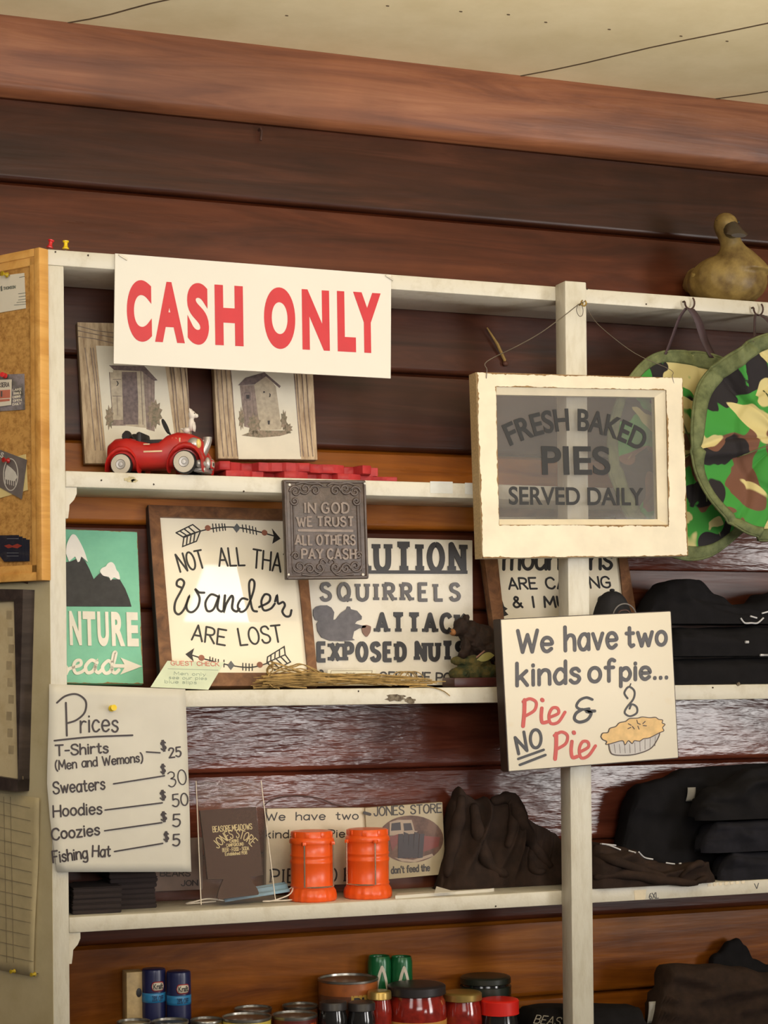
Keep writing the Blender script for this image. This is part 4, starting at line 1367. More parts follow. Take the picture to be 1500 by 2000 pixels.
# picture frame below
S = Flat([(-70, 1150), (37, 1150), (42, 1548), (-66, 1534)], *wplane(0.026))
W_EBON = wood('ebonised_frame', (44, 36, 34), (60, 50, 46), (78, 66, 60), (8, 8, 1), 4, 0.45, 0.4, 0.1, 0.2)
r = S.root('picture_frame', 'thick black picture frame with a faded certificate, below the cork board', 'picture frame')
O = [(S.x0, S.y1), (S.x1, S.y1), (S.x1, S.y0), (S.x0, S.y0)]
I = S.pts([(-40, 1176), (27, 1173), (35, 1523), (-36, 1512)])
for k in range(4):
    l = (k + 1) % 4
    MB().prism([O[k], O[l], I[l], I[k]], -0.0255, 0).build('frame_rail', W_EBON, r)
MB().prism(I, -0.012, -0.010).build('certificate', spots('aged_certificate', (206, 188, 150), (176, 152, 110), 14, 0.45, 0.8, rough=0.25, bump=0), r)
q = MB()
for k in range(9):
    a = S.at(14 + (k % 3) * 2, 1200 + k * 33)
    q.box(a[0] - 0.012, a[0] + 0.0, a[1] - 0.008, a[1] + 0.006, -0.0102, -0.0096)
q.build('faded_print', mat('faded_print', (172, 154, 120), 0.4), r)
nl = onplane(50, 1139, *wplane(0.004))
o = empty('nail', nl, label='small dark nail in the cream wall just above the black picture frame', cat='nail')
MB().tube([tuple(WN * -0.006), tuple(WN * 0.006 + Vector((0, 0, 0.003)))], 0.0016, 8).build('shank', M_RUST, o)
# ruled sheet below
S = Flat([(-40, 1545), (67, 1556), (78, 1911), (-34, 1886)], *wplane(0.004))
r = S.root('ruled_sheet', 'yellowed ruled paper sheet taped below the black picture frame', 'paper')
g = MB()
g.grid(lambda u, v: (S.x0 + (S.x1 - S.x0) * u, S.y0 + (S.y1 - S.y0) * v, 0.001 + 0.006 * max(0, u - 0.75) * math.sin(v * 7)), 10, 16)
g.build('paper', mat('yellowed_paper', (182, 166, 128), 0.7, 0.06), r, thick=0.0004)
q = MB()
for k in range(13):
    y_ = 1575 + k * 25
    q.ribbon([S.at(-36, y_ - 18), S.at(60 + k * 0.6, y_ + 3)], 0.0008, 0.0015, 0.0021, cap=False)
for x_ in (9, 22):
    q.ribbon([S.at(x_, 1556), S.at(x_ + 6, 1880)], 0.0008, 0.0015, 0.0021, cap=False)
q.build('ruled_line', mat('ruled_line', (138, 124, 98), 0.7), r)
pin(onplane(31, 1896, *wplane(0.006)), WN, 'yellow pin at the lower edge of the ruled sheet, left of the other', M_OLIVE, s=0.8)
pin(onplane(71, 1902, *wplane(0.006)), WN, 'yellow pin at the lower right corner of the ruled sheet', M_OLIVE, s=0.8)
# push pins on the top shelf edge
p_ = onY(96, 484, 0.010); p_.z = 2.1990
pin(p_, (0.20, 0, 1), 'red push pin stuck in the top shelf at its left end', M_PINR, s=1.25)
p_ = onY(128, 486, 0.010); p_.z = 2.1990
pin(p_, (0.03, 0, 1), 'yellow push pin stuck in the top shelf, right of the red one', M_YEL, s=1.25)

# ------------------------------------------------------------------ hand-written price list
S = Flat([(96, 1336), (362, 1346), (374, 1703), (110, 1703)], *oplane(-0.009))
r = S.root('price_list', 'white hand-written price sheet pinned to the third shelf by a yellow pin', 'paper')
outl = S.pts([(96, 1336), (229, 1342), (362, 1346), (365, 1440), (370, 1570), (374, 1703), (250, 1704), (116, 1702), (104, 1640), (91, 1530), (95, 1430)])
g = MB()
x0, x1, y0, y1 = S.x0, S.x1, S.y0, S.y1
def curl(x, y):
    u = (x - x0) / (x1 - x0)
    v = (y - y0) / (y1 - y0)
    return 0.006 * max(0, 0.22 - u) ** 1 * 2 * math.sin(v * 3.0) - 0.0005 + 0.002 * math.sin(u * 5 + v * 3) * (1 - v) * 0.5
L_ = [S.at(*p) for p in ((96, 1336), (95, 1400), (92, 1480), (91, 1530), (97, 1600), (104, 1650), (112, 1703))]
R_ = [S.at(*p) for p in ((362, 1346), (364, 1400), (367, 1480), (369, 1540), (371, 1600), (372, 1650), (374, 1703))]
def sheet(u, v):
    k = v * 6
    i = min(5, int(k)); f = k - i
    a = Vector(L_[i]).lerp(Vector(L_[i + 1]), f); b = Vector(R_[i]).lerp(Vector(R_[i + 1]), f)
    p = a.lerp(b, u)
    return (p.x, p.y, curl(p.x, p.y))
g.grid(sheet, 14, 18)
g.build('paper', M_PAPER, r, thick=0.0005)
z = zoom(0, 1120, 2.27273)
q = MB()
for tx, a, b, h, w in (('rices', (358, 706), (524, 702), 78, 3.4), ('T-Shirts', (246, 808), (480, 796), 46, 3.3), ('(Men and Wemons)', (246, 872), (634, 836), 40, 2.6), ('Sweaters', (236, 978), (466, 958), 52, 3.2), ('Hoodies', (236, 1080), (452, 1066), 50, 3.2), ('Coozies', (230, 1182), (442, 1160), 50, 3.4), ('Fishing', (236, 1284), (388, 1262), 50, 3.2), ('Hat', (410, 1256), (488, 1256), 48, 3.2),
                       ('$', (716, 788), (740, 784), 44, 2.6), ('25', (752, 818), (804, 812), 42, 3.0), ('$', (714, 890), (736, 888), 40, 2.4), ('30', (750, 948), (830, 936), 66, 2.2), ('$', (712, 1006), (738, 1002), 40, 2.4), ('50', (768, 1036), (836, 1028), 54, 2.6), ('$', (716, 1100), (742, 1096), 40, 2.4), ('5', (768, 1124), (800, 1122), 54, 2.8), ('$', (728, 1188), (750, 1186), 40, 2.4), ('5', (768, 1208), (798, 1206), 50, 2.8)):
    S.write(q, tx, *z(a, b), h / 2.2727, w, z0=0.0, z1=0.0012, track=1.9, jit=0.3, space=5)
for p_, w in (([(292, 574), (294, 640), (296, 720)], 3.6), ([(252, 574), (290, 544), (340, 536), (380, 566), (376, 616), (340, 650), (300, 664)], 3.6), ([(240, 742), (400, 726), (588, 718)], 3.4), ([(650, 792), (710, 796)], 2.8), ([(504, 934), (730, 898)], 2.8), ([(466, 1050), (720, 1018)], 2.8), ([(464, 1142), (718, 1106)], 2.8), ([(508, 1234), (722, 1198)], 2.8)):
    S.stroke(q, z(*p_), w, 0.0, 0.0012)
# keep the ink on the curled sheet
q.move(lambda v: Vector((v.x, v.y, v.z + max(curl(v.x, v.y), -0.0005) + 0.0002)))
q.build('handwriting', mat('marker_ink', (52, 40, 40), 0.5, 0.1), r)
pin(onY(216, 1384, -0.0095) + Vector((0, 0, 0.0)), (0.12, -1, 0.10), 'yellow push pin holding the hand-written price list', M_YEL, s=1.2)
# ------------------------------------------------------------------ little paper things on the third shelf
pl = lean(1.4885, 0.004, 1.54, 0.020)
S = Flat([(327, 1290.6), (439, 1293), (407, 1347), (294, 1342)], *pl)
r = S.root('guest_check', 'pale green guest check slip standing aslant before the framed arrow sign', 'paper slip')
MB().prism([tuple(k) for k in S.c], -0.0005, 0).build('slip', mat('guest_check_paper', (206, 214, 184), 0.6, 0.04), r)
q = MB()
S.write(q, 'GUEST CHECK', (334, 1299), (428, 1301), 8, 1.3, z1=0.0004, slant=0.0)
q.build('red_lettering', mat('check_red', (206, 120, 104), 0.6), r)
q = MB()
for tx, a, b in (('Men only', (340, 1318), (402, 1320)), ('see our pies', (330, 1326), (404, 1328)), ('blue slips', (322, 1334), (384, 1336))):
    S.write(q, tx, a, b, 6, 0.8, z1=0.0004)
S.stroke(q, [(328, 1306), (426, 1309)], 0.8, 0, 0.0003)
q.build('faint_writing', mat('check_pencil', (146, 160, 140), 0.6), r)
pl = lean(1.4885, 0.080, 1.53, 0.090)
S = Flat([(641, 1308), (735, 1308), (728, 1338), (634, 1338)], *pl)
r = S.root('paper_card', 'small white bordered card standing behind the raffia, at the foot of the squirrel sign', 'card')
MB().prism([tuple(k) for k in S.c], -0.0006, 0).build('card', mat('ivory_card', (222, 214, 190), 0.5, 0.03), r)
q = MB()
bd = S.pts([(647, 1310), (727, 1310), (722, 1336), (641, 1336)])
for a, b in zip(bd, bd[1:] + bd[:1]):
    q.ribbon([a, b], 0.0009, 0, 0.0003)
S.write(q, 'THANK', (676, 1318), (694, 1318), 4, 0.8, z1=0.0003)
q.build('lettering', mat('card_brown_print', (132, 116, 90), 0.5), r)
# raffia
b = MB()
rnd = random.Random(11)
c0 = onY(500, 1346, 0.030); c1 = onY(800, 1342, 0.034)
for k in range(46):
    a = rnd.uniform(-0.03, 0.10); e = rnd.uniform(0.70, 1.25)
    zb1_ = 1.4895 + rnd.uniform(0.0, 0.022); zb2_ = 1.4895 + rnd.uniform(0.0, 0.016)
    p = []
    y1_, y2_ = rnd.uniform(0.008, 0.046), rnd.uniform(0.008, 0.05)
    for t in (0, .2, .4, .6, .8, 1):
        x = c0.x + (c1.x - c0.x) * (a + (e - a) * t)
        p.append((x, y1_ + (y2_ - y1_) * t + rnd.uniform(-.004, .004), zb1_ + (zb2_ - zb1_) * t + 0.012 * math.sin(t * 3.1) * rnd.random() + 0.001))
    b.tube(crom(p, 4), rnd.choice((0.0006, 0.0009, 0.0013)), 5)
for k in range(9):       # the loops at the left end
    R1 = rnd.uniform(0.012, 0.022)
    p = []
    for j in range(9):
        t = j / 8 * math.pi
        p.append((c0.x + 0.036 - 0.04 * math.sin(t) + 0.05 * (j / 8 if k % 2 else 1 - j / 8) + rnd.uniform(-.002, .002), 0.014 + rnd.uniform(0, .02), 1.4905 + R1 * (1 - math.cos(t)) + rnd.uniform(-.0005, .001)))
    p.append((c0.x + 0.14, 0.02, 1.492 + 0.01 * rnd.random()))
    b.tube(crom(p, 4), 0.0011, 5)
for k in range(5):
    cx = c1.x + rnd.uniform(-.02, .01)
    p = [(cx + 0.018 * math.cos(j * .7) * (1 - j * .03), 0.03 + 0.002 * k, 1.505 + 0.012 * math.sin(j * .7)) for j in range(9)]
    b.tube(crom(p, 4), 0.001, 5)
pp = [(c1.x - 0.01, 0.01, 1.49), (c1.x + 0.02, -0.001, 1.4905), (c1.x + 0.045, -0.004, 1.484), (c1.x + 0.06, -0.004, 1.474)]
b.tube(crom(pp, 4), 0.0009, 5)
raff = b.build('raffia_bundle', spots('raffia', (190, 156, 96), (128, 104, 62), 60, 0.35, 0.65, rough=0.7, bump=0), None)
tag(raff, 'bundle of tan raffia grass lying along the third shelf before the squirrel sign', 'raffia')

# ------------------------------------------------------------------ bear ornament
bc = onY(926, 1338, 0.070); bc.z = 1.4887
bear = empty('bear_ornament', bc, label='small dark brown bear figurine on a mossy stump, beside the post on the third shelf', cat='ornament')
def blob(name, balls, m, parent, vox=0.0024, disp=0.0):
    q = MB()
    for c_, r_ in balls:
        q.ball(c_, r_, 14)
    if disp:
        pass
    o = q.build(name, m, parent, smooth=180)
    md = o.modifiers.new('blend', 'REMESH')
    md.mode = 'VOXEL'
    md.voxel_size = vox
    md.use_smooth_shade = True
    sm_ = o.modifiers.new('soft', 'SMOOTH')
    sm_.iterations = 3
    if disp:
        tx = bpy.data.textures.new('fur', 'CLOUDS')
        tx.noise_scale = 0.008
        dm = o.modifiers.new('fur', 'DISPLACE')
        dm.texture = tx
        dm.strength = disp
    return o
M_BEAR = spots('bear_fur', (50, 34, 26), (30, 22, 18), 150, 0.4, 0.7, rough=0.75, bump=0.3)
MB().box(-0.050, 0.046, -0.028, 0.030, 0.0, 0.017, 0.003).build('base', mat('maroon_base', (70, 30, 28), 0.4, 0.15), bear)
blob('mossy_stump', [((-0.03, -0.005, 0.024), (0.020, 0.022, 0.012)), ((-0.005, 0.0, 0.028), (0.026, 0.024, 0.018)), ((0.022, 0.0, 0.026), (0.024, 0.024, 0.018)), ((-0.034, -0.006, 0.047), (0.014, 0.010, 0.008)), ((0.0, -0.006, 0.045), (0.030, 0.018, 0.012))], spots('moss_and_bark', (92, 80, 40), (48, 56, 34), 70, 0.4, 0.62, rough=0.85, bump=0.5), bear, 0.0025, 0.004)
blob('body', [((0.018, 0.006, 0.083), (0.030, 0.024, 0.030)), ((-0.006, 0.004, 0.098), (0.022, 0.020, 0.022)), ((-0.022, 0.0, 0.107), (0.017, 0.016, 0.017)), ((-0.036, -0.003, 0.098), (0.010, 0.009, 0.008)), ((-0.013, 0.010, 0.124), (0.006, 0.004, 0.007)), ((-0.018, -0.012, 0.122), (0.006, 0.004, 0.007)), ((-0.020, -0.010, 0.072), (0.009, 0.009, 0.018)), ((-0.026, -0.012, 0.058), (0.010, 0.008, 0.008)), ((0.004, 0.010, 0.066), (0.012, 0.012, 0.02)), ((0.030, -0.006, 0.064), (0.016, 0.014, 0.020)), ((0.020, -0.012, 0.054), (0.014, 0.010, 0.008))], M_BEAR, bear, 0.0024, 0.005)
MB().ball((-0.042, -0.005, 0.0975), (0.006, 0.0075, 0.0065), 12).build('muzzle', mat('bear_tan', (146, 96, 52), 0.7, 0.1), bear)
MB().ball((-0.0475, -0.006, 0.099), (0.0022, 0.003, 0.0022), 10).build('nose', M_BLACK, bear)
b = MB()
b.loft([[(-0.002 + 0.03 * t + 0.002 * math.cos(a), -0.022 - 0.003 * math.sin(t * 3), 0.048 + 0.014 * t - 0.006 * t * t + (0.001 + 0.0065 * math.sin(t * math.pi) ** .7) * math.sin(a) * (1 if k else 1)) for k, a in enumerate([i * math.pi / 4 for i in range(8)])] for t in [i / 8 for i in range(9)]])
b.build('leaf', mat('pale_leaf', (158, 150, 84), 0.6, 0.12), bear)
b = MB()
b.tube([(-0.004, -0.020, 0.052), (0.012, -0.020, 0.064)], 0.0016, 6)
b.build('twig', mat('pink_twig', (150, 108, 90), 0.6), bear)

# ------------------------------------------------------------------ black cap behind the pie sign
cp = onY(1196, 1196, 0.022)
cap_ = empty('baseball_cap', (cp.x, 0.022, 1.490), label='black cap with grey-edged strap opening, peeking over the pie sign', cat='cap')
dz = cp.z - 1.490
M_CAPB = mat('black_cotton', (30, 28, 30), 0.8, 0.2, 60, bump=0.2, bscale=300)
b = MB()
def capf(u, v):
    a = u * 2 * math.pi
    e = v * math.pi / 2
    k = 1 + 0.03 * math.cos(6 * a)
    return (0.042 * math.cos(e) ** .8 * math.cos(a) * k, 0.038 * math.cos(e) ** .8 * math.sin(a) * k, dz - 0.06 + 0.098 * math.sin(e))
b.grid(capf, 36, 12, wrap=True)
b.build('crown', M_CAPB, cap_, thick=0.0012)
b = MB()
b.tube(crom([(0.004 + 0.024 * math.cos(t), -0.0395, dz - 0.012 + 0.026 * math.sin(t)) for t in [i * math.pi / 10 for i in range(11)]], 2), 0.0012, 6)
b.build('opening_trim', mat('grey_binding', (126, 120, 116), 0.6), cap_)
MB().ball((0, 0, dz + 0.040), (0.005, 0.005, 0.003), 10).build('button', M_CAPB, cap_)
b = MB().lathe([(0.0, 0.0), (0.036, 0.0), (0.038, 0.01), (0.037, dz - 0.062), (0.0, dz - 0.060)], 24)
st_ = b.build('cap_stack', M_CAPB, cap_)

# ------------------------------------------------------------------ duck decoy on the top shelf
dk = onY(1428, 585, 0.060)
duck = empty('duck_decoy', (dk.x, 0.060, 2.1994), label='weathered wooden duck decoy sitting on the top shelf', cat='decoy')
M_WING = spots('decoy_wing', (164, 140, 82), (92, 70, 38), 30, 0.36, 0.7, rough=0.4, bump=0.15)
M_DUCK = spots('weathered_decoy', (150, 126, 72), (88, 66, 36), 22, 0.36, 0.70, rough=0.42, bump=0.15)
def ring(c, u, v, a, b_, n=20, flat=None):
    out = []
    for i in range(n):
        t = i * 2 * math.pi / n
        p = Vector(c) + Vector(u) * a * math.cos(t) + Vector(v) * b_ * math.sin(t)
        if flat is not None and p.z < flat:
            p.z = flat
        out.append(p)
    return out
b = MB()
X_, Z_ = Vector((0.955, -0.30, 0)), Vector((0, 0, 1))
Dd = Vector((-0.30, -0.955, 0))        # the way the breast points
rg = []
for t, w_, h_, zc_ in ((-0.100, 0.004, 0.006, 0.052), (-0.088, 0.024, 0.018, 0.050), (-0.066, 0.046, 0.030, 0.046), (-0.036, 0.066, 0.040, 0.044), (0.0, 0.078, 0.048, 0.046), (0.030, 0.078, 0.050, 0.048), (0.054, 0.066, 0.046, 0.049), (0.070, 0.046, 0.036, 0.049), (0.080, 0.022, 0.020, 0.049), (0.083, 0.004, 0.004, 0.049)):
    rg.append(ring(Dd * t * 0.92 + Vector((0, 0.020, zc_)), X_, Z_, w_ * 0.96, h_, 24, 0.0))
b.loft(rg)
# neck and head
hd = Vector((-0.028, 0, 0))
rg = []
for (x_, y_, z_), a_, b2 in (((0.012, -0.008, 0.062), 0.066, 0.054), ((0.006, -0.012, 0.080), 0.052, 0.044), ((0.000, -0.018, 0.098), 0.034, 0.031), ((-0.008, -0.022, 0.108), 0.023, 0.022), ((-0.016, -0.024, 0.120), 0.0200, 0.020), ((-0.021, -0.024, 0.132), 0.0220, 0.023), ((-0.024, -0.024, 0.146), 0.0235, 0.026), ((-0.025, -0.024, 0.159), 0.0195, 0.023), ((-0.026, -0.023, 0.167), 0.0115, 0.014), ((-0.026, -0.023, 0.169), 0.002, 0.003)):
    rg.append(ring((x_, y_, z_), X_, Vector((0.30, 0.955, 0.0)), a_, b2, 20))
b.loft(rg)
o = b.build('body', M_DUCK, duck, smooth=180)
md = o.modifiers.new('blend', 'REMESH'); md.mode = 'VOXEL'; md.voxel_size = 0.0032; md.use_smooth_shade = True
s_ = o.modifiers.new('soft', 'SMOOTH'); s_.iterations = 6
b = MB()
bd_ = Vector((-0.12, -0.86, -0.50)).normalized()
side = Vector((0.99, -0.12, 0)).normalized(); up_ = side.cross(bd_).normalized()
if up_.z < 0:
    up_ = -up_
c0 = Vector((-0.022, -0.040, 0.135))
b.loft([ring(c0 + bd_ * t, side, up_, w_, h_, 14) for t, w_, h_ in ((0.0, 0.0165, 0.0160), (0.010, 0.0170, 0.0140), (0.020, 0.0195, 0.0100), (0.030, 0.0215, 0.0065), (0.038, 0.015, 0.004))])
b.build('bill', mat('dark_bill', (66, 56, 44), 0.35, 0.2), duck)
for sx in (-1, 1):
    MB().ball(tuple(Vector((-0.023, -0.030, 0.152)) + side * sx * 0.0205), 0.003, 10).build('eye', M_BLACK, duck)
for sx in (-1, 1):
    b = MB()
    b.loft([ring(Vector((0, 0.020, 0.056)) + Dd * t + X_ * sx * (0.054 + 0.008 * math.sin((t + .08) * 20)), Vector((0, 0, 1)), X_, h_, 0.012, 12) for t, h_ in ((-0.075, 0.003), (-0.05, 0.016), (-0.02, 0.022), (0.01, 0.020), (0.03, 0.010), (0.04, 0.002))])
    b.build('wing', M_WING, duck, smooth=180)

# ------------------------------------------------------------------ camouflage hats on cup hooks
M_CAMO = camo('camouflage_cloth')
M_OLV = spots('olive_binding', (112, 118, 78), (70, 78, 48), 40, 0.4, 0.7, rough=0.75, bump=0.1)
M_RIB = mat('sheer_ribbon', (74, 54, 58), 0.6, 0.1, alpha=0.82)
def hook(p, label):
    h = empty('cup_hook', p, label=label, cat='hook')
    b = MB()
    b.tube([(-0.008, 0.010, 0.0), (-0.008, -0.004, 0.0)] + [(0.010 * math.cos(a) + 0.002, -0.006, -0.002 + 0.012 * math.sin(a)) for a in [math.pi + i * (math.pi + 0.9) / 12 for i in range(13)]], 0.0017, 8)
    b.build('hook', M_RUST, h)
    return h
def hat(cx, cy, rx, ry, Y, hookpx, name, label, seed, tilt=0.0, dep=1.0):
    c_ = onY(cx, cy, Y)
    ex = onY(cx + rx, cy, Y); ez = onY(cx, cy - ry, Y)
    RX, RZ = (ex - c_).length, (ez - c_).length
    o = empty(name, c_, label=label, cat='hat', group='camouflage hats on the hooks')
    o.rotation_euler = (0, 0, tilt)
    ca, sa = math.cos(-tilt), math.sin(-tilt)
    off = seed * 3.1
    def f(u, v):
        a = u * 2 * math.pi
        r_ = v
        x, zq = RX * r_ * math.cos(a), RZ * r_ * math.sin(a)
        n = noise.noise(Vector((math.cos(a) * 1.5 + off, math.sin(a) * 1.5, r_ * 1.6)))
        if r_ < 0.50:
            y = -0.030 * math.cos(r_ / 0.50 * math.pi / 2) ** 0.5 - 0.002
        else:
            y = -0.002 + 0.020 * (r_ - 0.5) * math.cos(2 * a + off)
        y += 0.012 * math.sin(a * 5 + off + r_ * 3) * r_ + 0.024 * n * (0.3 + r_) + 0.004 * math.sin(a * 9 + off * 2 + r_ * 4) * max(0, r_ - 0.3)
        y -= 0.022 * (1 - abs(math.sin(a * 2.5 + off + 1.6 * r_ + 0.8 * n))) ** 4 * r_
        y += 0.016 * (1 - abs(math.sin(a * 4 - off + 2.2 * r_ * n))) ** 5 * (0.2 + r_)
        w_ = 1 + 0.02 * math.sin(5 * a + off) - 0.05 * (1 - abs(math.sin(a * 0.5 - 1.63))) ** 40 * 0
        y = (y + 0.012) * dep
        return (x * w_, y, zq * w_)
    g = MB(); g.grid(f, 180, 40, wrap=True)
    g.build('brim', M_CAMO, o, smooth=180, thick=0.0015)
    g = MB()
    def fb(u, v):
        p = Vector(f(u, 0.875 + 0.045 * math.sin(u * 4 * math.pi + off) + (0.125 - 0.045 * math.sin(u * 4 * math.pi + off)) * v))
        p.y -= (0.0022 + 0.003 * math.sin(v * math.pi)) * min(1, dep * 1.4)
        return p
    g.grid(fb, 180, 6, wrap=True)
    g.build('binding', M_OLV, o, smooth=180, thick=0.001)
    g = MB()
    g.tube([f(i / 180, 1.0) for i in range(180)], 0.0028, 8, closed=True)
    g.build('rim_wire', M_OLV, o, smooth=180)
    g = MB()
    for k in range(4):
        a = k / 4 + 0.06
        g.tube([Vector(f(a, 0.04 + 0.46 * j / 10)) + Vector((0, -0.001, 0)) for j in range(11)], 0.0014, 6)
    g.build('crown_seam', M_OLV, o, smooth=180)
    hp = onY(hookpx[0], hookpx[1], -0.010)
    d = hp - c_
    d = Vector((d.x * ca - d.y * sa, d.x * sa + d.y * ca, d.z))
    g = MB()
    for sx, ua in ((-1, 0.30), (1, 0.20)):
        e = Vector(f(ua, 0.97))
        pts = [d + Vector((0.004 * sx, -0.004, -0.010)), d.lerp(e, 0.3) + Vector((0.004 * sx, -0.003, 0)), d.lerp(e, 0.7), e + Vector((0, -0.003, 0))]
        pts = crom(pts, 4)
        wv = Vector((0.0105 if sx > 0 else 0.0045, 0.003, 0))
        lo = [g.bm.verts.new(Vector(p) - wv) for p in pts]; hi = [g.bm.verts.new(Vector(p) + wv) for p in pts]
        for i in range(len(pts) - 1):
            g.face((lo[i], lo[i + 1], hi[i + 1], hi[i]))
    g.build('ribbon', M_RIB, o, thick=0.0004)
    return o
h1 = onY(1342, 590, -0.001); h2 = onY(1476, 602, -0.001)
hook(h1, 'dark cup hook in the top shelf edge holding the rear camouflage hat')
hook(h2, 'dark cup hook in the top shelf edge holding the front camouflage hat')
hat(1350, 884, 158, 204, -0.022, (1342, 592), 'camouflage_hat', 'camouflage hat hanging behind the window-frame sign', 1, 0.0, 0.40)
hat(1520, 858, 160, 200, -0.090, (1478, 604), 'camouflage_hat', 'camouflage hat hanging in front of the other one', 2, 0.0, 0.8)

# ------------------------------------------------------------------ nails and a twig on the wall
def wall_nail(x, y, label):
    p = onY(x, y, YW - 0.008)
    o = empty('nail', p, label=label, cat='nail')
    MB().tube([(0, 0.01, 0), (0, -0.006, 0.002), (0.0015, -0.008, -0.004), (0.0, -0.007, -0.020)], 0.0022, 8).build('shank', M_RUST, o)
wall_nail(507, 254, 'bent dark nail in the brown wall below the ceiling board')
p = onY(985, 704, YW - 0.012)
o = empty('twig', p, label='dry yellowish twig poking up beside the hanging wire on the dark wall', cat='twig')
MB().tube([(0.004, 0.012, -0.004), (0, -0.002, 0.0), (-0.016, -0.006, 0.028), (-0.036, -0.004, 0.058)], [0.003, 0.003, 0.0028, 0.0012], 7).build('stem', mat('dry_twig', (150, 120, 62), 0.7, 0.2), o)
MB().ball((0.002, -0.001, -0.006), (0.006, 0.005, 0.005), 10).build('knot', mat('twig_knot', (84, 50, 36), 0.7, 0.2), o)
# ------------------------------------------------------------------ red toy car on the second shelf
cx_ = onY(312, 900, 0.050)
car = empty('toy_car', (cx_.x, 0.050, 1.8440), math.radians(-31), 'red open-top toy car with whitewall wheels and a white puppy on its bonnet', 'toy car')
M_CARR = spots('toy_car_red', (186, 36, 30), (150, 28, 26), 14, 0.4, 0.8, rough=0.38, bump=0.03, spec=0.5)
M_TYRE = mat('tyre_black', (30, 28, 28), 0.7)
M_WWALL = mat('whitewall', (190, 180, 164), 0.6, 0.08)
M_SILV = mat('silver_paint', (176, 170, 164), 0.32, 0.08, metal=0.5)
M_SEAT = mat('seat_black', (36, 32, 32), 0.6)
def srect(x, w, z0, z1, n=20, p=0.55, yoff=0.0):
    out = []
    for i in range(n):
        a = i * 2 * math.pi / n
        c, s = math.cos(a), math.sin(a)
        out.append((x, yoff + w * math.copysign(abs(c) ** p, c), (z0 + z1) / 2 + (z1 - z0) / 2 * math.copysign(abs(s) ** p, s)))
    return out
b = MB()
b.loft([srect(*s) for s in ((-0.082, 0.010, 0.020, 0.032), (-0.078, 0.024, 0.013, 0.042), (-0.066, 0.030, 0.010, 0.049), (-0.046, 0.032, 0.009, 0.050), (-0.028, 0.032, 0.009, 0.046), (-0.008, 0.032, 0.009, 0.042), (0.006, 0.032, 0.009, 0.043), (0.018, 0.031, 0.009, 0.051), (0.034, 0.029, 0.010, 0.055), (0.052, 0.026, 0.012, 0.053), (0.066, 0.021, 0.014, 0.048), (0.073, 0.014, 0.018, 0.042), (0.075, 0.006, 0.024, 0.036))])
body = b.build('body', M_CARR, car, smooth=60)
for sx, nm in ((1, 'fender'), (-1, 'fender')):
    for x_, r_, l_ in ((-0.052, 0.022, 0.026), (0.050, 0.024, 0.028)):
        b = MB()
        R = []
        for k in range(11):
            t = k / 10
            a = math.pi * (t * 1.08 - 0.04)
            cxx, czz = x_ - math.cos(a) * l_ * (1.0), 0.012 + math.sin(a) * r_ * 1.28
            R.append([(cxx + 0.0, sx * (0.024 + 0.0125 * math.cos(q_)), czz + 0.0055 * math.sin(q_)) for q_ in [i * math.pi / 5 for i in range(10)]])
        b.loft(R)
        b.build(nm, M_CARR, car, smooth=80)
for x_, rw in ((-0.052, 0.0175), (0.050, 0.0185)):
    for sx in (1, -1):
        Mw = Matrix.Translation((x_, sx * 0.031, rw)) @ Matrix.Rotation(math.pi / 2 * -sx, 4, 'X')
        wh = MB().lathe([(0, -0.006), (rw * 0.92, -0.006), (rw, -0.003), (rw, 0.003), (rw * 0.94, 0.0055), (0, 0.0050)], 28, Mw).build('wheel', M_TYRE, car)
        MB().lathe([(rw * 0.44, 0.0052), (rw * 0.90, 0.0056), (rw * 0.88, 0.0064), (rw * 0.46, 0.0066), (rw * .44, .0052)], 28, Mw).build('whitewall', M_WWALL, wh)
        MB().lathe([(0, 0.0078), (rw * 0.18, 0.0076), (rw * 0.22, 0.0066), (rw * 0.40, 0.0068), (rw * 0.45, 0.0052), (0, 0.0045)], 24, Mw).build('hubcap', M_SILV, wh)
b = MB()
b.loft([ring((0.071, -0.030 + 0.060 * t, 0.0165 + 0.0), Vector((1, 0, 0)), Vector((0, 0, 1)), 0.0068 * (0.5 + 0.5 * math.sin(math.pi * t) ** .4) + 0.004 * math.sin(math.pi * t), 0.0072 * (0.6 + 0.4 * math.sin(math.pi * t) ** .4), 12) for t in [i / 12 for i in range(13)]])
for y_ in (-0.012, 0.012):
    b.ball((0.081, y_, 0.018), (0.005, 0.0045, 0.0095), 12)
b.build('bumper', M_SILV, car, smooth=80)
MB().box(0.060, 0.080, -0.022, 0.022, 0.004, 0.0115, 0.003).build('chin', M_SILV, car)
b = MB()
b.loft([ring((0.068 + 0.010 * math.sin(t * 1.6), 0, 0.0245 + 0.024 * t), Vector((0, 1, 0)), Vector((1, 0, 0)), 0.011 * (1 - 0.45 * t), 0.007, 14) for t in [i / 6 for i in range(7)]])
b.build('grille', M_SILV, car, smooth=70)
b = MB()
for k in range(5):
    z_ = 0.027 + k * 0.0042
    b.tube(crom([(0.074 - .004 * math.cos(0) * abs(s_) * 1.5 + 0.0045 * math.sin((z_ - .0245) / .024 * 1.6), s_ * 0.0095 * (1 - .4 * k / 5), z_) for s_ in (-1, -.5, 0, .5, 1)], 3), 0.0008, 5)
b.build('grille_bar', M_WWALL, car)
for sx in (1, -1):
    hl = MB().ball((0.062, sx * 0.0215, 0.038), (0.011, 0.0085, 0.0085), 16).build('headlight', M_SILV, car)
    MB().ball((0.0695, sx * 0.0225, 0.0385), (0.0045, 0.0062, 0.0062), 14).build('lens', mat('lamp_yellow', (214, 190, 110), 0.25, 0.05), hl)
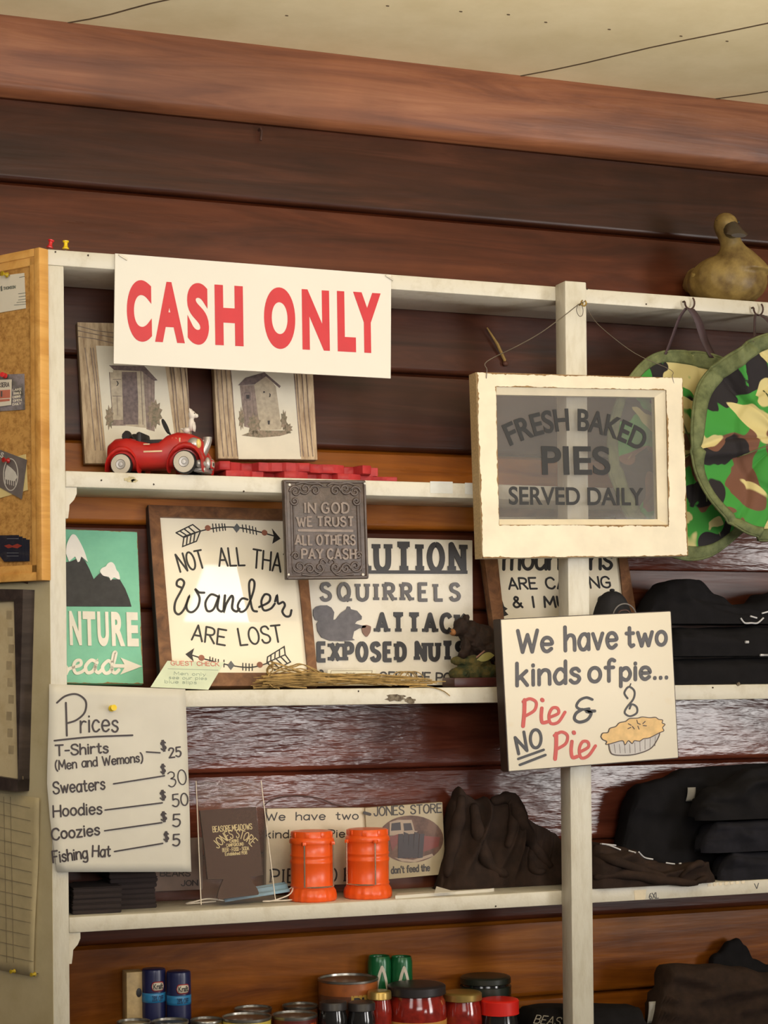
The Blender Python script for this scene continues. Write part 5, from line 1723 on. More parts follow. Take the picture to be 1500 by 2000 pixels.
lp_ = MB().box(0.084, 0.0865, -0.0085, 0.0085, 0.010, 0.024, 0.001).build('license_plate', mat('plate_red', (178, 40, 36), 0.4), car)
MB().box(0.0862, 0.0872, -0.0062, 0.0062, 0.0125, 0.0215, 0.0005).build('plate_panel', M_WWALL, lp_)
b = MB()
vs, fs, a0, a1 = font_mesh('10', 0.02)
b.raw(vs, fs, lambda v: (0.0872 + (0.0004 if v.z > 0 else 0), -0.0035 + (v.x - a0) / (a1 - a0) * 0.007, 0.0145 + v.y / 0.694 * 0.005))
b.build('plate_number', M_BLACK, lp_)
MB().box(-0.032, -0.022, -0.024, 0.024, 0.034, 0.056, 0.004).build('seat', M_SEAT, car)
MB().box(-0.024, 0.014, -0.023, 0.023, 0.040, 0.0455, 0.002).build('cockpit', M_SEAT, car)
b = MB()
b.tube([(-0.048 + 0.0 * k, -0.024 + 0.048 * k / 8, 0.050 + 0.003 * math.sin(k)) for k in range(9)], 0.006, 10)
b.build('folded_roof', M_SEAT, car)
b = MB()
Ms = Matrix.Translation((0.010, 0.0, 0.064)) @ Matrix.Rotation(math.radians(62), 4, 'Y')
b.tube([Ms @ Vector((0.0095 * math.cos(i * math.pi / 9), 0.0095 * math.sin(i * math.pi / 9), 0)) for i in range(18)], 0.0015, 6, closed=True)
b.tube([Ms @ Vector((0.009, 0, 0)), Ms @ Vector((-0.009, 0, 0))], 0.001, 6)
b.tube([Ms @ Vector((0, 0, 0)), (0.020, 0, 0.050)], 0.0015, 6)
b.build('steering_wheel', M_TYRE, car)
b = MB()
for sx in (1, -1):
    b.box(-0.016, 0.014, sx * 0.0322 - 0.0006, sx * 0.0322 + 0.0006, 0.0285, 0.0305)
    b.box(-0.016, -0.006, sx * 0.0322 - 0.0006, sx * 0.0322 + 0.0006, 0.038, 0.0395)
    for k in range(3):
        b.box(0.028 + k * 0.006, 0.030 + k * 0.006, sx * 0.0265 - 0.001, sx * 0.0265 + 0.003, 0.041, 0.046)
b.build('side_trim', mat('trim_cream', (220, 190, 150), 0.4), car)
pup = blob('puppy', [((0.052, 0, 0.0655), (0.0052, 0.005, 0.009)), ((0.053, 0, 0.0775), (0.0062, 0.0058, 0.0055)), ((0.0595, 0, 0.0760), (0.0045, 0.0035, 0.0030)), ((0.051, 0.0045, 0.083), (0.002, 0.0018, 0.003)), ((0.051, -0.0045, 0.083), (0.002, 0.0018, 0.003)), ((0.0565, 0.003, 0.062), (0.002, 0.002, 0.007)), ((0.0565, -0.003, 0.062), (0.002, 0.002, 0.007)), ((0.044, 0, 0.058), (0.006, 0.005, 0.004)), ((0.037, 0, 0.060), (0.004, 0.0015, 0.0015))], mat('puppy_white', (216, 206, 194), 0.5, 0.04), car, 0.0011)
b = MB()
for sx in (1, -1):
    b.ball((0.0580, sx * 0.0030, 0.0790), 0.0009, 8)
b.ball((0.0640, 0, 0.0765), 0.0011, 8)
b.build('puppy_eyes_and_nose', M_BLACK, pup)

for k_ in car.children:
    if k_.name.split('.')[0] not in ('wheel', 'bumper', 'chin', 'license_plate', 'fender'):
        k_.scale.z = 1.24
    elif k_.name.startswith('fender'):
        k_.scale.z = 1.06
car.scale = (1.06, 1.06, 1.06)
# ------------------------------------------------------------------ red cut-outs lying flat, two layers
M_REDW = spots('red_painted_wood', (176, 48, 48), (140, 34, 38), 40, 0.4, 0.75, rough=0.5, bump=0.1)
def cutout(x0px, x1px, ypx, zlo, zhi, seed, label):
    a, e = onY(x0px, ypx, 0.035), onY(x1px, ypx, 0.035)
    rnd = random.Random(seed)
    pts = []
    N = 13
    W_ = e.x - a.x
    fr = [rnd.choice((0.020, 0.030, 0.042, 0.055)) for _ in range(N)]
    for i in range(N):
        xa, xb = a.x + W_ * i / N, a.x + W_ * (i + 1) / N
        m_ = W_ / N * 0.12
        pts += [(xa + m_, fr[i]), (xb - m_, fr[i] + (0.005 if i % 2 else -0.003))]
    for i in range(N - 1, -1, -1):
        xa, xb = a.x + W_ * i / N, a.x + W_ * (i + 1) / N
        k = rnd.choice((0.118, 0.128, 0.136))
        pts += [(xb - 0.002, k), (xa + 0.002, k)]
    b = MB().prism(pts, zlo, zhi)
    bmesh.ops.bevel(b.bm, geom=[e_ for e_ in b.bm.edges], offset=0.0009, segments=1, affect='EDGES')
    o = b.build('red_cutout', M_REDW)
    tag(o, label, 'ornament', 'red wooden cut-outs')
cutout(436, 786, 922, 1.8440, 1.8572, 3, 'red-painted wooden cut-out lying on the second shelf, lower of the two')
cutout(424, 748, 905, 1.8575, 1.8720, 8, 'red-painted wooden cut-out lying on top of the other red one')

# ------------------------------------------------------------------ fourth shelf: koozies, holder, signs, lanterns
Z4 = 1.1268
M_KOOZ = mat('brown_foam', (70, 48, 40), 0.85, 0.10, 200, bump=0.1, bscale=900)
M_KOOZD = mat('dark_foam', (42, 30, 28), 0.85, 0.12, 200, bump=0.1, bscale=900)
order = ['bottom', 'second from bottom', 'third from bottom', 'fourth from bottom', 'fifth from bottom', 'sixth from bottom', 'seventh from bottom', 'eighth from bottom', 'ninth from bottom']
proto = None
def kooz_mesh():
    b = MB()
    pts = [(-0.040, 0.0), (0.040, 0.0), (0.040, 0.085), (0.018, 0.092), (0.026, 0.110), (-0.026, 0.110), (-0.018, 0.092), (-0.040, 0.085)]
    b.prism(pts, 0.0, 0.0066)
    b.prism([(p[0], p[1] + 0.0004) for p in pts], 0.0070, 0.0085)
    bmesh.ops.bevel(b.bm, geom=[e for e in b.bm.edges], offset=0.0012, segments=2, affect='EDGES')
    return b
pa = onZ(186, 1781, Z4); pb = onZ(222, 1762, Z4)
for nm, base, cnt in (('front', Vector((pa.x - 0.004, 0.022, Z4)), 5), ('rear', Vector((pb.x + 0.010, 0.062, Z4)), 9)):
    for k in range(cnt):
        lab = 'dark foam drink sleeve, %s of the %s stack under the hanging price list' % ('topmost' if k == cnt - 1 else order[k], nm)
        if proto is None:
            proto = kooz_mesh().build('foam_sleeve', M_KOOZD)
            o = proto
        else:
            o = proto.copy()
            COL.objects.link(o)
        o.location = base + Vector((random.uniform(-.003, .003), random.uniform(-.002, .003) + 0.0, 0.0087 * k))
        o.rotation_euler = (0, 0, random.uniform(-.05, .05))
        o.scale = (1, 0.92, 1)
        tag(o, lab, 'drink sleeve', 'dark foam drink sleeves in two stacks')

# grey BEARS sign behind
S = Flat([(284, 1640), (396, 1636), (396, 1738), (284, 1742)], *oplane(0.132))
r, _ = board(S, 'grey_sign', 'dim grey-pink sign lettered BEARS and JON, standing behind the price list', 'sign', mat('grey_pink_board', (128, 108, 98), 0.5, 0.08), 0.010)
q = MB()
S.write(q, 'BEARS', (313, 1711), (371, 1711), 11, 2.0)
S.write(q, 'JON', (354, 1730), (386, 1729), 10, 2.0)
q.build('lettering', mat('grey_sign_print', (54, 46, 44), 0.5), r)

# clear stand with the brown sleeve in it
pl = lean(Z4, 0.020, 1.30, 0.052)
S = Flat([(383, 1525), (510, 1525), (538, 1757), (393, 1767)], *pl)
st = S.root('acrylic_stand', 'clear acrylic display stand holding a brown drink sleeve, beside the price list', 'display stand')
M_ACR = glass('clear_acrylic', (226, 210, 196), 0.018, 0.08, 0.35)
O = [tuple(k) for k in S.c]
MB().prism(O, -0.0016, 0).build('front_sheet', M_ACR, st)
b = MB()
b.prism([(k[0] + 0.003, k[1]) for k in O], -0.0190, -0.0174)
b.build('back_sheet', M_ACR, st)
b = MB()
b.prism([(O[3][0], O[3][1]), (O[2][0], O[2][1]), (O[2][0], O[2][1] + 0.002), (O[3][0], O[3][1] + 0.002)], -0.0174, -0.0016)
b.build('bottom_strip', M_ACR, st)
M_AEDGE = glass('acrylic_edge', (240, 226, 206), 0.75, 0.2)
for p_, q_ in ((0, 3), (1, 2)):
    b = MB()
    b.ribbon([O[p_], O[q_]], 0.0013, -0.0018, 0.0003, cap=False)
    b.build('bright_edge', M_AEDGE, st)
S2 = Flat([(390, 1583), (500, 1575.6), (514, 1709), (406, 1717)], pl[0] + pl[1] * (0.0065 if pl[1].dot(CAM - pl[0]) < 0 else -0.0065), pl[1])
r = S2.root('drink_sleeve', 'brown foam drink sleeve printed with shop name, inside the clear acrylic stand', 'drink sleeve')
z = zoom(380, 1560, 8.3333)
MB().prism(S2.pts(z((85, 190), (998, 130), (1030, 440), (1115, 1240), (905, 1275), (950, 1370), (1020, 1460), (1048, 1530), (1040, 1560), (400, 1635), (372, 1600), (400, 1480), (470, 1310), (215, 1310), (150, 700))), -0.0060, 0).build('sleeve', M_KOOZ, r)
q = MB()
S2.write(q, 'BEASORE MEADOWS', *z((300, 545), (935, 495)), 11, 1.2, z1=0.0005, space=3)
S2.write(q, 'JONES STORE', *z((385, 815), (930, 775)), 17, 1.6, z1=0.0005, mid=z((660, 640))[0], space=6)
S2.write(q, 'CABINS', *z((575, 715), (720, 703)), 5.5, 0.8, z1=0.0005)
S2.write(q, 'CAMPGROUND', *z((520, 785), (800, 760)), 6, 0.8, z1=0.0005)
S2.write(q, 'BEER - FOOD - SODA', *z((455, 865), (885, 835)), 7, 0.9, z1=0.0005)
S2.write(q, 'Established 1938', *z((500, 928), (855, 900)), 6, 0.9, z1=0.0005)
q.build('print', mat('sleeve_print', (204, 184, 134), 0.5), r)
# pale blue face mask behind
mk = onZ(520, 1750, Z4)
m_ = empty('face_mask', (mk.x - 0.03, 0.085, Z4), label='pale blue face mask with white ear loops, lying behind the clear acrylic stand', cat='mask')
b = MB()
b.grid(lambda u, v: (-0.07 + 0.115 * u, -0.030 + 0.05 * v, 0.004 + 0.012 * math.sin(v * math.pi) + 0.002 * math.sin(v * 25) + 0.012 * u), 16, 20)
b.build('mask_cloth', mat('mask_blue', (128, 160, 180), 0.8, 0.06), m_, thick=0.001)
for k, sx in enumerate((-1, 1)):
    b = MB()
    if sx > 0:
        pts = [(0.045, -0.026, 0.020), (0.050, -0.034, 0.024), (0.040, -0.040, 0.012), (0.01, -0.038, 0.003), (-0.005, -0.036, 0.003), (0.03, -0.040, 0.003), (0.05, -0.038, 0.003)]
    else:
        pts = [(-0.07, -0.024, 0.006), (-0.10, -0.036, 0.012), (-0.125, -0.034, 0.008), (-0.135, -0.02, 0.004), (-0.11, -0.012, 0.003), (-0.08, -0.01, 0.004)]
    b.tube(crom(pts, 5), 0.0012, 6)
    b.build('ear_loop', mat('loop_white', (214, 204, 190), 0.7), m_)

# old pie sign and JONES STORE sign behind the lanterns
S = Flat([(517, 1580), (711, 1577), (716, 1727), (524, 1731)], *oplane(0.128))
M_OLDW = spots('off_white_board', (204, 190, 166), (184, 168, 140), 14, 0.5, 0.8, rough=0.5, bump=0.04)
r, _ = board(S, 'old_pie_sign', 'off-white sign in thin letters, We have two kinds of Pie, behind the orange lanterns', 'sign', M_OLDW, 0.014)
z = zoom(500, 1500, 3.26087)
q = MB()
S.write(q, 'We have two', *z((64, 334), (650, 326)), 15, 2.2, space=8)
S.write(q, 'kinds of Pie...', *z((60, 446), (620, 440)), 15, 2.2, space=8)
S.write(q, 'PIE', *z((92, 730), (250, 728)), 26, 3.4, slab=0.8, track=3)
S.write(q, '& NO PIE', *z((290, 726), (690, 720)), 26, 3.4, slab=0.8, track=3)
q.build('lettering', mat('thin_black_print', (50, 44, 42), 0.5), r)
b = MB()
b.tube(crom([S.at(*p) + (-0.010,) for p in z((56, 250), (110, 205), (240, 180), (400, 192), (520, 236), (660, 256))], 5), 0.0012, 6)
b.build('hanging_wire', M_RUST, r)
S = Flat([(711, 1577), (883, 1566), (852, 1708), (722, 1722)], *oplane(0.122))
r, _ = board(S, 'store_sign', 'JONES STORE sign with an oval photo of an old vehicle, behind the lanterns', 'sign', mat('store_sign_board', (176, 160, 130), 0.5, 0.06, 14), 0.012)
q = MB()
S.write(q, 'JONES STORE', *z((752, 305), (1180, 282)), 17, 2.4, space=7)
S.write(q, "don't feed the", *z((862, 672), (1105, 654)), 13, 2.2, space=4)
S.stroke(q, z((690, 285), (725, 295)), 6)
q.build('lettering', mat('store_sign_print', (58, 50, 46), 0.5), r)
q = MB()
ov = [(985 + 208 * math.sin(k * math.pi / 16), 452 - 150 * math.cos(k * math.pi / 16)) for k in range(32)]
S.fill(q, z(*ov), 0, 0.0008)
q.build('oval_photo', spots('photo_brown', (112, 84, 70), (70, 50, 44), 40, 0.4, 0.7, rough=0.4, bump=0), r)
q = MB()
S.fill(q, z((850, 345), (900, 330), (990, 330), (1010, 400), (1030, 402), (1000, 420), (850, 430)), 0, 0.0012)
S.fill(q, z((880, 570), (1000, 585), (1120, 545), (1130, 560), (1010, 600), (930, 595)), 0, 0.0012)
q.build('photo_pale_part', mat('photo_pale', (160, 138, 116), 0.4), r)
q = MB()
S.fill(q, z((862, 352), (918, 345), (922, 395), (858, 400)), 0, 0.0015)
S.fill(q, z((936, 352), (985, 350), (996, 395), (942, 400)), 0, 0.0015)
for k in range(5):
    S.fill(q, z((905 + k * 34, 420 - (k % 2) * 14), (935 + k * 34, 418), (940 + k * 30, 570), (902 + k * 32, 575)), 0, 0.0014)
q.build('photo_dark_part', mat('photo_dark', (52, 40, 40), 0.4), r)
M_PHR = mat('photo_red', (120, 56, 46), 0.4)
for pl_ in (((846, 440), (905, 420), (900, 480), (866, 530)), ((1040, 430), (1170, 440), (1160, 500), (1050, 540))):
    q = MB()
    S.fill(q, z(*pl_), 0, 0.0013)
    q.build('photo_red_part', M_PHR, r)

# lanterns
M_ORG = mat('orange_plastic', (232, 88, 26), 0.32, 0.04, 10)
M_WIRE = mat('bright_wire', (196, 176, 150), 0.25, 0.05, metal=0.8)
def lantern():
    o = empty('camping_lantern')
    b = MB()
    b.lathe([(0, 0.0), (0.0395, 0.0, 1), (0.0415, 0.002, 1), (0.0415, 0.010, 1), (0.0400, 0.0165, 1), (0.0372, 0.022), (0, 0.022)], 72, lobes=18, amp=0.0006)
    b.build('base', M_ORG, o, smooth=50)
    b = MB()
    b.lathe([(0, 0.020), (0.0370, 0.020), (0.0366, 0.0225), (0.0375, 0.0245), (0.0375, 0.0275), (0.0364, 0.029), (0.0366, 0.062), (0.0378, 0.064), (0.0378, 0.068), (0.0366, 0.0695), (0.0366, 0.0745), (0.0378, 0.0765), (0.0376, 0.0785), (0.0366, 0.080), (0.0364, 0.098), (0.0372, 0.100), (0, 0.100)], 56)
    b.build('body', M_ORG, o, smooth=40)
    b = MB()
    b.lathe([(0, 0.098), (0.0380, 0.098), (0.0384, 0.102), (0.0376, 0.106), (0.0352, 0.108), (0.0350, 0.1165), (0.0335, 0.1185), (0, 0.1190)], 56)
    for k in range(8):
        a = k * math.pi / 4 + 0.2
        b.box(-0.004, 0.004, 0.0335, 0.0362, 0.1085, 0.1175, 0.0008, Matrix.Rotation(a, 4, 'Z'))
    b.build('cap', M_ORG, o, smooth=40)
    for a in (0.0, math.pi):
        for s_ in (-1, 1):
            pass
    for a, lean_ in ((0.0, 0.0012), (math.pi, 0.0012)):
        R_ = Matrix.Rotation(a, 4, 'Z')
        b = MB()
        pts = []
        half = 0.66
        zt_, zb__ = 0.099, 0.0255
        for t in (-half,):
            pass
        Rr = 0.0425
        pts.append((Rr * math.sin(-half), -Rr * math.cos(-half), zt_))
        pts.append((Rr * math.sin(-half), -Rr * math.cos(-half), zb__))
        for k in range(1, 8):
            t = -half + 2 * half * k / 8
            pts.append((Rr * math.sin(t), -Rr * math.cos(t), zb__))
        pts.append((Rr * math.sin(half), -Rr * math.cos(half), zb__))
        pts.append((Rr * math.sin(half), -Rr * math.cos(half), zt_))
        b.tube([R_ @ Vector(p) for p in pts], 0.0014, 6)
        b.build('wire_handle', M_WIRE, o)
        for t in (-half, half):
            b = MB()
            b.box(Rr * math.sin(t) - 0.0032, Rr * math.sin(t) + 0.0032, -Rr * math.cos(t) - 0.0012, -Rr * math.cos(t) + 0.008, zt_ - 0.003, zt_ + 0.003, 0.0008)
            b.move(lambda v: R_ @ v)
            b.build('handle_lug', M_ORG, o)
    return o
L1 = lantern()
a = onZ(610, 1746, Z4)
L1.location = (onY(610, 1740, 0.055).x, 0.055, Z4)
L1.rotation_euler = (0, 0, math.radians(2))
tag(L1, 'orange pop-up camping lantern nearer the clear display stand', 'lantern', 'orange lanterns')
L2 = copy_tree(L1)
L2.location = (onY(718.5, 1740, 0.052).x, 0.052, Z4)
L2.rotation_euler = (0, 0, math.radians(-40))
tag(L2, 'orange pop-up camping lantern nearer the white paper packet', 'lantern', 'orange lanterns')

# folded white paper packet
pk = [onZ(x, y, Z4 + 0.004) for x, y in ((766, 1743), (772, 1751), (955, 1738), (952, 1733), (866, 1724))]
for k_ in pk:
    k_.y = min(k_.y, 0.040)
b = MB()
b.prism([(p.x, p.y) for p in pk], Z4, Z4 + 0.0055)
o = b.build('paper_packet', M_PAPER)
tag(o, 'flat white paper packet lying on the fourth shelf between the lanterns and brown garment', 'paper')
f1 = onZ(840, 1734, Z4 + 0.006)
f1.y = min(f1.y, 0.010)
b = MB()
b.prism([(f1.x - 0.026, f1.y - 0.004), (f1.x + 0.016, f1.y - 0.004), (f1.x - 0.008, f1.y + 0.03)], Z4 + 0.0056, Z4 + 0.0066, M=None)
b.move(lambda v: Vector((v.x, v.y, v.z + max(0, (v.y - f1.y)) * 0.25)))
b.build('flap', M_PAPER, o)

# ------------------------------------------------------------------ garments
M_GBLK = mat('black_garment', (22, 20, 22), 0.9, 0.2, 50, bump=0.25, bscale=500, spec=0.2)
M_GNAV = mat('charcoal_garment', (30, 29, 35), 0.9, 0.2, 50, bump=0.25, bscale=500, spec=0.2)
M_GBRN = mat('dark_brown_garment', (48, 35, 28), 0.9, 0.2, 50, bump=0.25, bscale=500, spec=0.2)
M_PRT = mat('garment_white_print', (206, 204, 206), 0.5, 0.05)
M_LBL = mat('woven_label', (150, 146, 140), 0.7, 0.08)
def interp(tab, x):
    if x <= tab[0][0]:
        return tab[0][1]
    for (a, p), (c, q_) in zip(tab, tab[1:]):
        if x <= c:
            t = (x - a) / (c - a)
            t = t * t * (3 - 2 * t)
            return p + (q_ - p) * t
    return tab[-1][1]
def heap(name, label, sil, ymid, yh, zb, m, seed, wr=0.008, fold=0.0, group=None, cat='clothing', fr=9.0, nu=90, nv=44, flat=0.55, xw=(0, 0), dirn='h'):
    """crumpled or folded cloth: silhouette pixels give the height along the shelf"""
    tab = []
    for x, y in sil:
        p = onY(x, y, ymid)
        tab.append((p.x, max(0.004, p.z - zb)))
    X0, X1 = tab[0][0] - xw[0], tab[-1][0] + xw[1]
    xc, zc = (X0 + X1) / 2, zb
    off = Vector((seed * 7.3, seed * 1.7, seed * 3.1))
    def f(u, v):
        x = X0 + (X1 - X0) * u
        e = min(1.0, (min(u, 1 - u) / 0.10 + 0.0005)) ** 0.5
        h = interp(tab, x) * (0.12 + 0.88 * e)
        a = v * math.pi
        cy_, sy_ = math.cos(a), math.sin(a)
        y = -yh * (0.35 + 0.65 * e) * math.copysign(abs(cy_) ** flat, cy_)
        z_ = h * abs(sy_) ** flat
        n = Vector((0, y / (yh * yh), z_ / (h * h + 1e-6))).normalized()
        if dirn == 'v':
            q = Vector((x * fr * 1.7 + z_ * 4.0 * math.sin(seed), y * fr * 0.8, z_ * fr * 0.55)) + off
        else:
            q = Vector((x * fr * 0.55, y * fr * 0.8, z_ * fr * 2.4 + x * 2.5)) + off
        q += Vector((noise.noise(q * 0.7), 0, noise.noise(q * 0.7 + Vector((9, 9, 9))))) * 0.5
        d = max(0.0, 1.0 - abs(noise.noise(q)) * 2.2) ** 1.6 * 1.5 - 0.1
        d2 = 1.0 - abs(noise.noise(q * 2.1 + Vector((3, 1, 7)))) * 2.0
        amp = wr * (1 - 0.65 * abs(sy_) ** 6) * min(1.0, abs(sy_) * 3) * min(1.0, u / 0.05, (1 - u) / 0.05)
        dd = (d * 0.7 + d2 * 0.3 - 0.55) * amp
        if fold:
            dd += fold * abs(math.sin(z_ / 0.021 * math.pi + 1.5 * noise.noise(Vector((x * 5, seed, 0))))) ** 0.5 * (1 if cy_ > 0.15 else 0.2) * min(1.0, abs(sy_) * 3) - fold * 0.5
        return (x + n.x * dd, y + n.y * dd, max(0.0003, z_ + n.z * dd))
    b = MB()
    b.grid(f, nu, nv)
    b.move(lambda v: Vector((v.x - xc, v.y, v.z)))
    o = b.build(name, m, None, smooth=180)
    o.location = (xc, ymid, zb)
    tag(o, label, cat, group)
    def surf(px, py):
        """point on the front of this heap under a pixel (local)"""
        best, bp = 1e9, None
        for i in range(0, 61):
            for j in range(0, 23):
                p = Vector(f(i / 60, j / 44))
                w = Vector((p.x, p.y + ymid, p.z + zb))
                d = w - CAM
                zz_ = d.dot(_fw)
                sx, sy = 750 + F * d.dot(_r) / zz_, CY - F * d.dot(_u) / zz_
                k = (sx - px) ** 2 + (sy - py) ** 2
                if k < best:
                    best, bp = k, p
        return Vector((bp.x - xc, bp.y, bp.z))
    return o, surf
def scrawl(o, surf, strokes, name, m, w=0.0016, lift=0.0025):
    b = MB()
    for st_ in strokes:
        pts = [surf(*p) + Vector((0, -lift, lift * 0.6)) for p in st_]
        b.tube(crom(pts, 4) if len(pts) > 2 else pts, w, 6)
    return b.build(name, m, o)
def label_tag(o, surf, px, w, h, name='label_tag'):
    p = surf(*px)
    b = MB()
    b.grid(lambda u, v: (p.x - w / 2 + w * u + 0.003 * v, p.y - 0.006 - 0.004 * math.sin(v * 2.5), p.z + h * v), 4, 6)
    b.build(name, M_LBL, o, thick=0.0006)
Z3 = 1.4887
# third shelf, right of the post: three folded garments and one draped over them
o, s_ = heap('folded_shirt', 'black folded shirt at the bottom of the pile beside the pie sign', [(1256, 1292), (1300, 1288), (1400, 1286), (1500, 1285), (1620, 1285)], 0.070, 0.062, Z3, M_GBLK, 1, 0.004, 0.002, 'garments on the third shelf')
o, s_ = heap('folded_shirt', 'black folded shirt with white lettering in the middle of the pile on the third shelf', [(1262, 1232), (1300, 1228), (1400, 1226), (1500, 1225), (1620, 1225)], 0.070, 0.058, Z3 + 0.052, M_GBLK, 2, 0.010, 0.002, 'garments on the third shelf')
scrawl(o, s_, [[(1486, 1302), (1494, 1294), (1506, 1288)], [(1488, 1306), (1500, 1298), (1512, 1292)]], 'white_print', M_PRT, 0.0022)
scrawl(o, s_, [[(1456, 1254), (1458, 1257)]], 'snap_button', M_PRT, 0.0026)
o, s_ = heap('draped_shirt', 'crumpled black shirt with white scribble print, topmost of the pile on the third shelf', [(1246, 1160), (1266, 1140), (1310, 1132), (1352, 1136), (1392, 1160), (1424, 1178), (1458, 1176), (1490, 1164), (1540, 1150), (1620, 1146)], 0.070, 0.050, Z3 + 0.112, M_GBLK, 3, 0.020, 0.0, 'garments on the third shelf')
scrawl(o, s_, [[(1444, 1208), (1454, 1214), (1468, 1222), (1478, 1214), (1490, 1212)], [(1462, 1206), (1476, 1212)], [(1488, 1200), (1504, 1194)]], 'white_print', M_PRT, 0.0016)
# fourth shelf
o, s_ = heap('crumpled_sweatshirt', 'dark brown sweatshirt crumpled in a peaked heap between the store sign and the post', [(848, 1726), (866, 1660), (884, 1570), (898, 1537), (914, 1552), (930, 1562), (950, 1562), (972, 1560), (988, 1550), (1004, 1556), (1022, 1592), (1050, 1606), (1080, 1620), (1105, 1650), (1118, 1690)], 0.116, 0.034, Z4, M_GBRN, 4, 0.034, 0.0, 'garments on the fourth shelf', fr=9, flat=0.75, dirn='v', nu=150, nv=60)
def fold(o, surf, px, r0, nm, m, lift=0.004):
    """a raised fold of cloth running over the heap under these pixels"""
    P = [surf(*p) + Vector((0, -lift, lift * 0.3)) for p in px]
    C_ = crom(P, 6)
    n = len(C_)
    b = MB()
    b.tube(C_, [r0 * (0.25 + 0.75 * math.sin(math.pi * (k + .5) / n) ** .6) * (1 + 0.12 * math.sin(k * 1.3)) for k in range(n)], 10)
    return b.build(nm, m, o, smooth=180)
for px_, r_ in (([(902, 1552), (896, 1600), (884, 1660), (874, 1712)], 0.012), ([(924, 1570), (936, 1620), (950, 1680), (990, 1712)], 0.013), ([(960, 1566), (1000, 1560), (1016, 1600), (1040, 1650), (1075, 1690)], 0.014), ([(1000, 1562), (1002, 1610), (990, 1660)], 0.010), ([(1042, 1640), (1034, 1670), (1044, 1700), (1066, 1706)], 0.008)):
    fold(o, s_, px_, r_, 'cloth_fold', M_GBRN, 0.0)
o, s_ = heap('rolled_sweatshirt', 'dark brown folded sweatshirt with small white lettering lying on the fourth shelf', [(1132, 1650), (1150, 1642), (1200, 1652), (1260, 1676), (1310, 1684), (1350, 1682), (1382, 1690), (1388, 1714)], 0.026, 0.038, Z4, M_GBRN, 5, 0.018, 0.005, 'garments on the fourth shelf', fr=10)
scrawl(o, s_, [[(1172, 1646), (1190, 1652), (1212, 1660)], [(1176, 1642), (1200, 1652)], [(1226, 1662), (1242, 1666)], [(1260, 1656), (1264, 1664), (1274, 1668)], [(1302, 1676), (1316, 1680)], [(1324, 1681), (1327, 1682)]], 'white_print', M_PRT, 0.0014)
for px_, r_ in (([(1140, 1660), (1200, 1680), (1250, 1700), (1300, 1712)], 0.009), ([(1160, 1715), (1220, 1706), (1290, 1722), (1360, 1722)], 0.010), ([(1330, 1716), (1346, 1696), (1368, 1688), (1380, 1702), (1374, 1720), (1350, 1726)], 0.007)):
    fold(o, s_, px_, r_, 'cloth_fold', M_GBRN, 0.002)
for k, (sil, zz_, lab, mm_, sd) in enumerate((
    ([(1394, 1668), (1420, 1664), (1460, 1662), (1540, 1660), (1620, 1660)], Z4, 'charcoal folded shirt at the bottom of the dark pile on the fourth shelf', M_GNAV, 6),
    ([(1362, 1612), (1390, 1607), (1460, 1604), (1540, 1602), (1620, 1602)], Z4 + 0.052, 'charcoal folded shirt in the middle of the dark pile on the fourth shelf', M_GNAV, 7))):
    o, s_ = heap('folded_shirt', lab, sil, 0.033, 0.031, zz_, mm_, sd, 0.014, 0.004, 'garments on the fourth shelf')
o, s_ = heap('folded_hoodie', 'large black hoodie with a white neck label, behind the charcoal shirts on the fourth shelf', [(1190, 1660), (1206, 1610), (1222, 1552), (1250, 1530), (1290, 1520), (1340, 1500), (1400, 1494), (1470, 1490), (1540, 1490), (1620, 1490)], 0.114, 0.034, Z4, M_GBLK, 8, 0.012, 0.0, 'garments on the fourth shelf')
label_tag(o, s_, (1342, 1568), 0.017, 0.026)
o, s_ = heap('folded_hoodie', 'black hoodie lying over the charcoal shirts, topmost of the dark pile on the fourth shelf', [(1350, 1556), (1400, 1540), (1460, 1500), (1520, 1494), (1620, 1490)], 0.036, 0.034, Z4 + 0.112, M_GBLK, 9, 0.018, 0.0, 'garments on the fourth shelf')
# fifth shelf, bottom right
Z5 = 0.8002
o, s_ = heap('folded_shirt', 'dark shirt with pale lettering lying at the bottom of the photo, behind the post', [(1010, 1990), (1030, 1966), (1060, 1962), (1150, 1962), (1235, 1962), (1256, 1970)], 0.070, 0.062, Z5, M_GBLK, 10, 0.006, 0.003, 'garments on the fifth shelf')
S = Flat([(1030, 1975), (1100, 1975), (1100, 2000), (1030, 2000)], *oplane(0.004))
q = MB()
S.write(q, 'BEAS', (1042, 1998), (1092, 2003), 16, 1.6, slant=0.3)
q.move(lambda v: (o.matrix_world.inverted() if False else Matrix.Translation(-o.location)) @ (S.M @ v))
q.build('pale_lettering', mat('pale_print', (146, 138, 122), 0.6), o)
o, s_ = heap('folded_hoodie', 'dark brown hoodie with a grey label, in the heap below the charcoal shirts', [(1262, 1930), (1276, 1892), (1320, 1884), (1380, 1886), (1440, 1890), (1500, 1900), (1620, 1906)], 0.046, 0.042, Z5, M_GBRN, 12, 0.020, 0.0, 'garments on the fifth shelf')
label_tag(o, s_, (1272, 1990), 0.018, 0.040)
o, s_ = heap('folded_hoodie', 'black hoodie rising to a peak at the back of the heap below the charcoal shirts', [(1370, 1888), (1400, 1862), (1424, 1838), (1440, 1832), (1452, 1846), (1470, 1872), (1500, 1884), (1560, 1890)], 0.132, 0.018, Z5, M_GBLK, 13, 0.004, 0.0, 'garments on the fifth shelf')

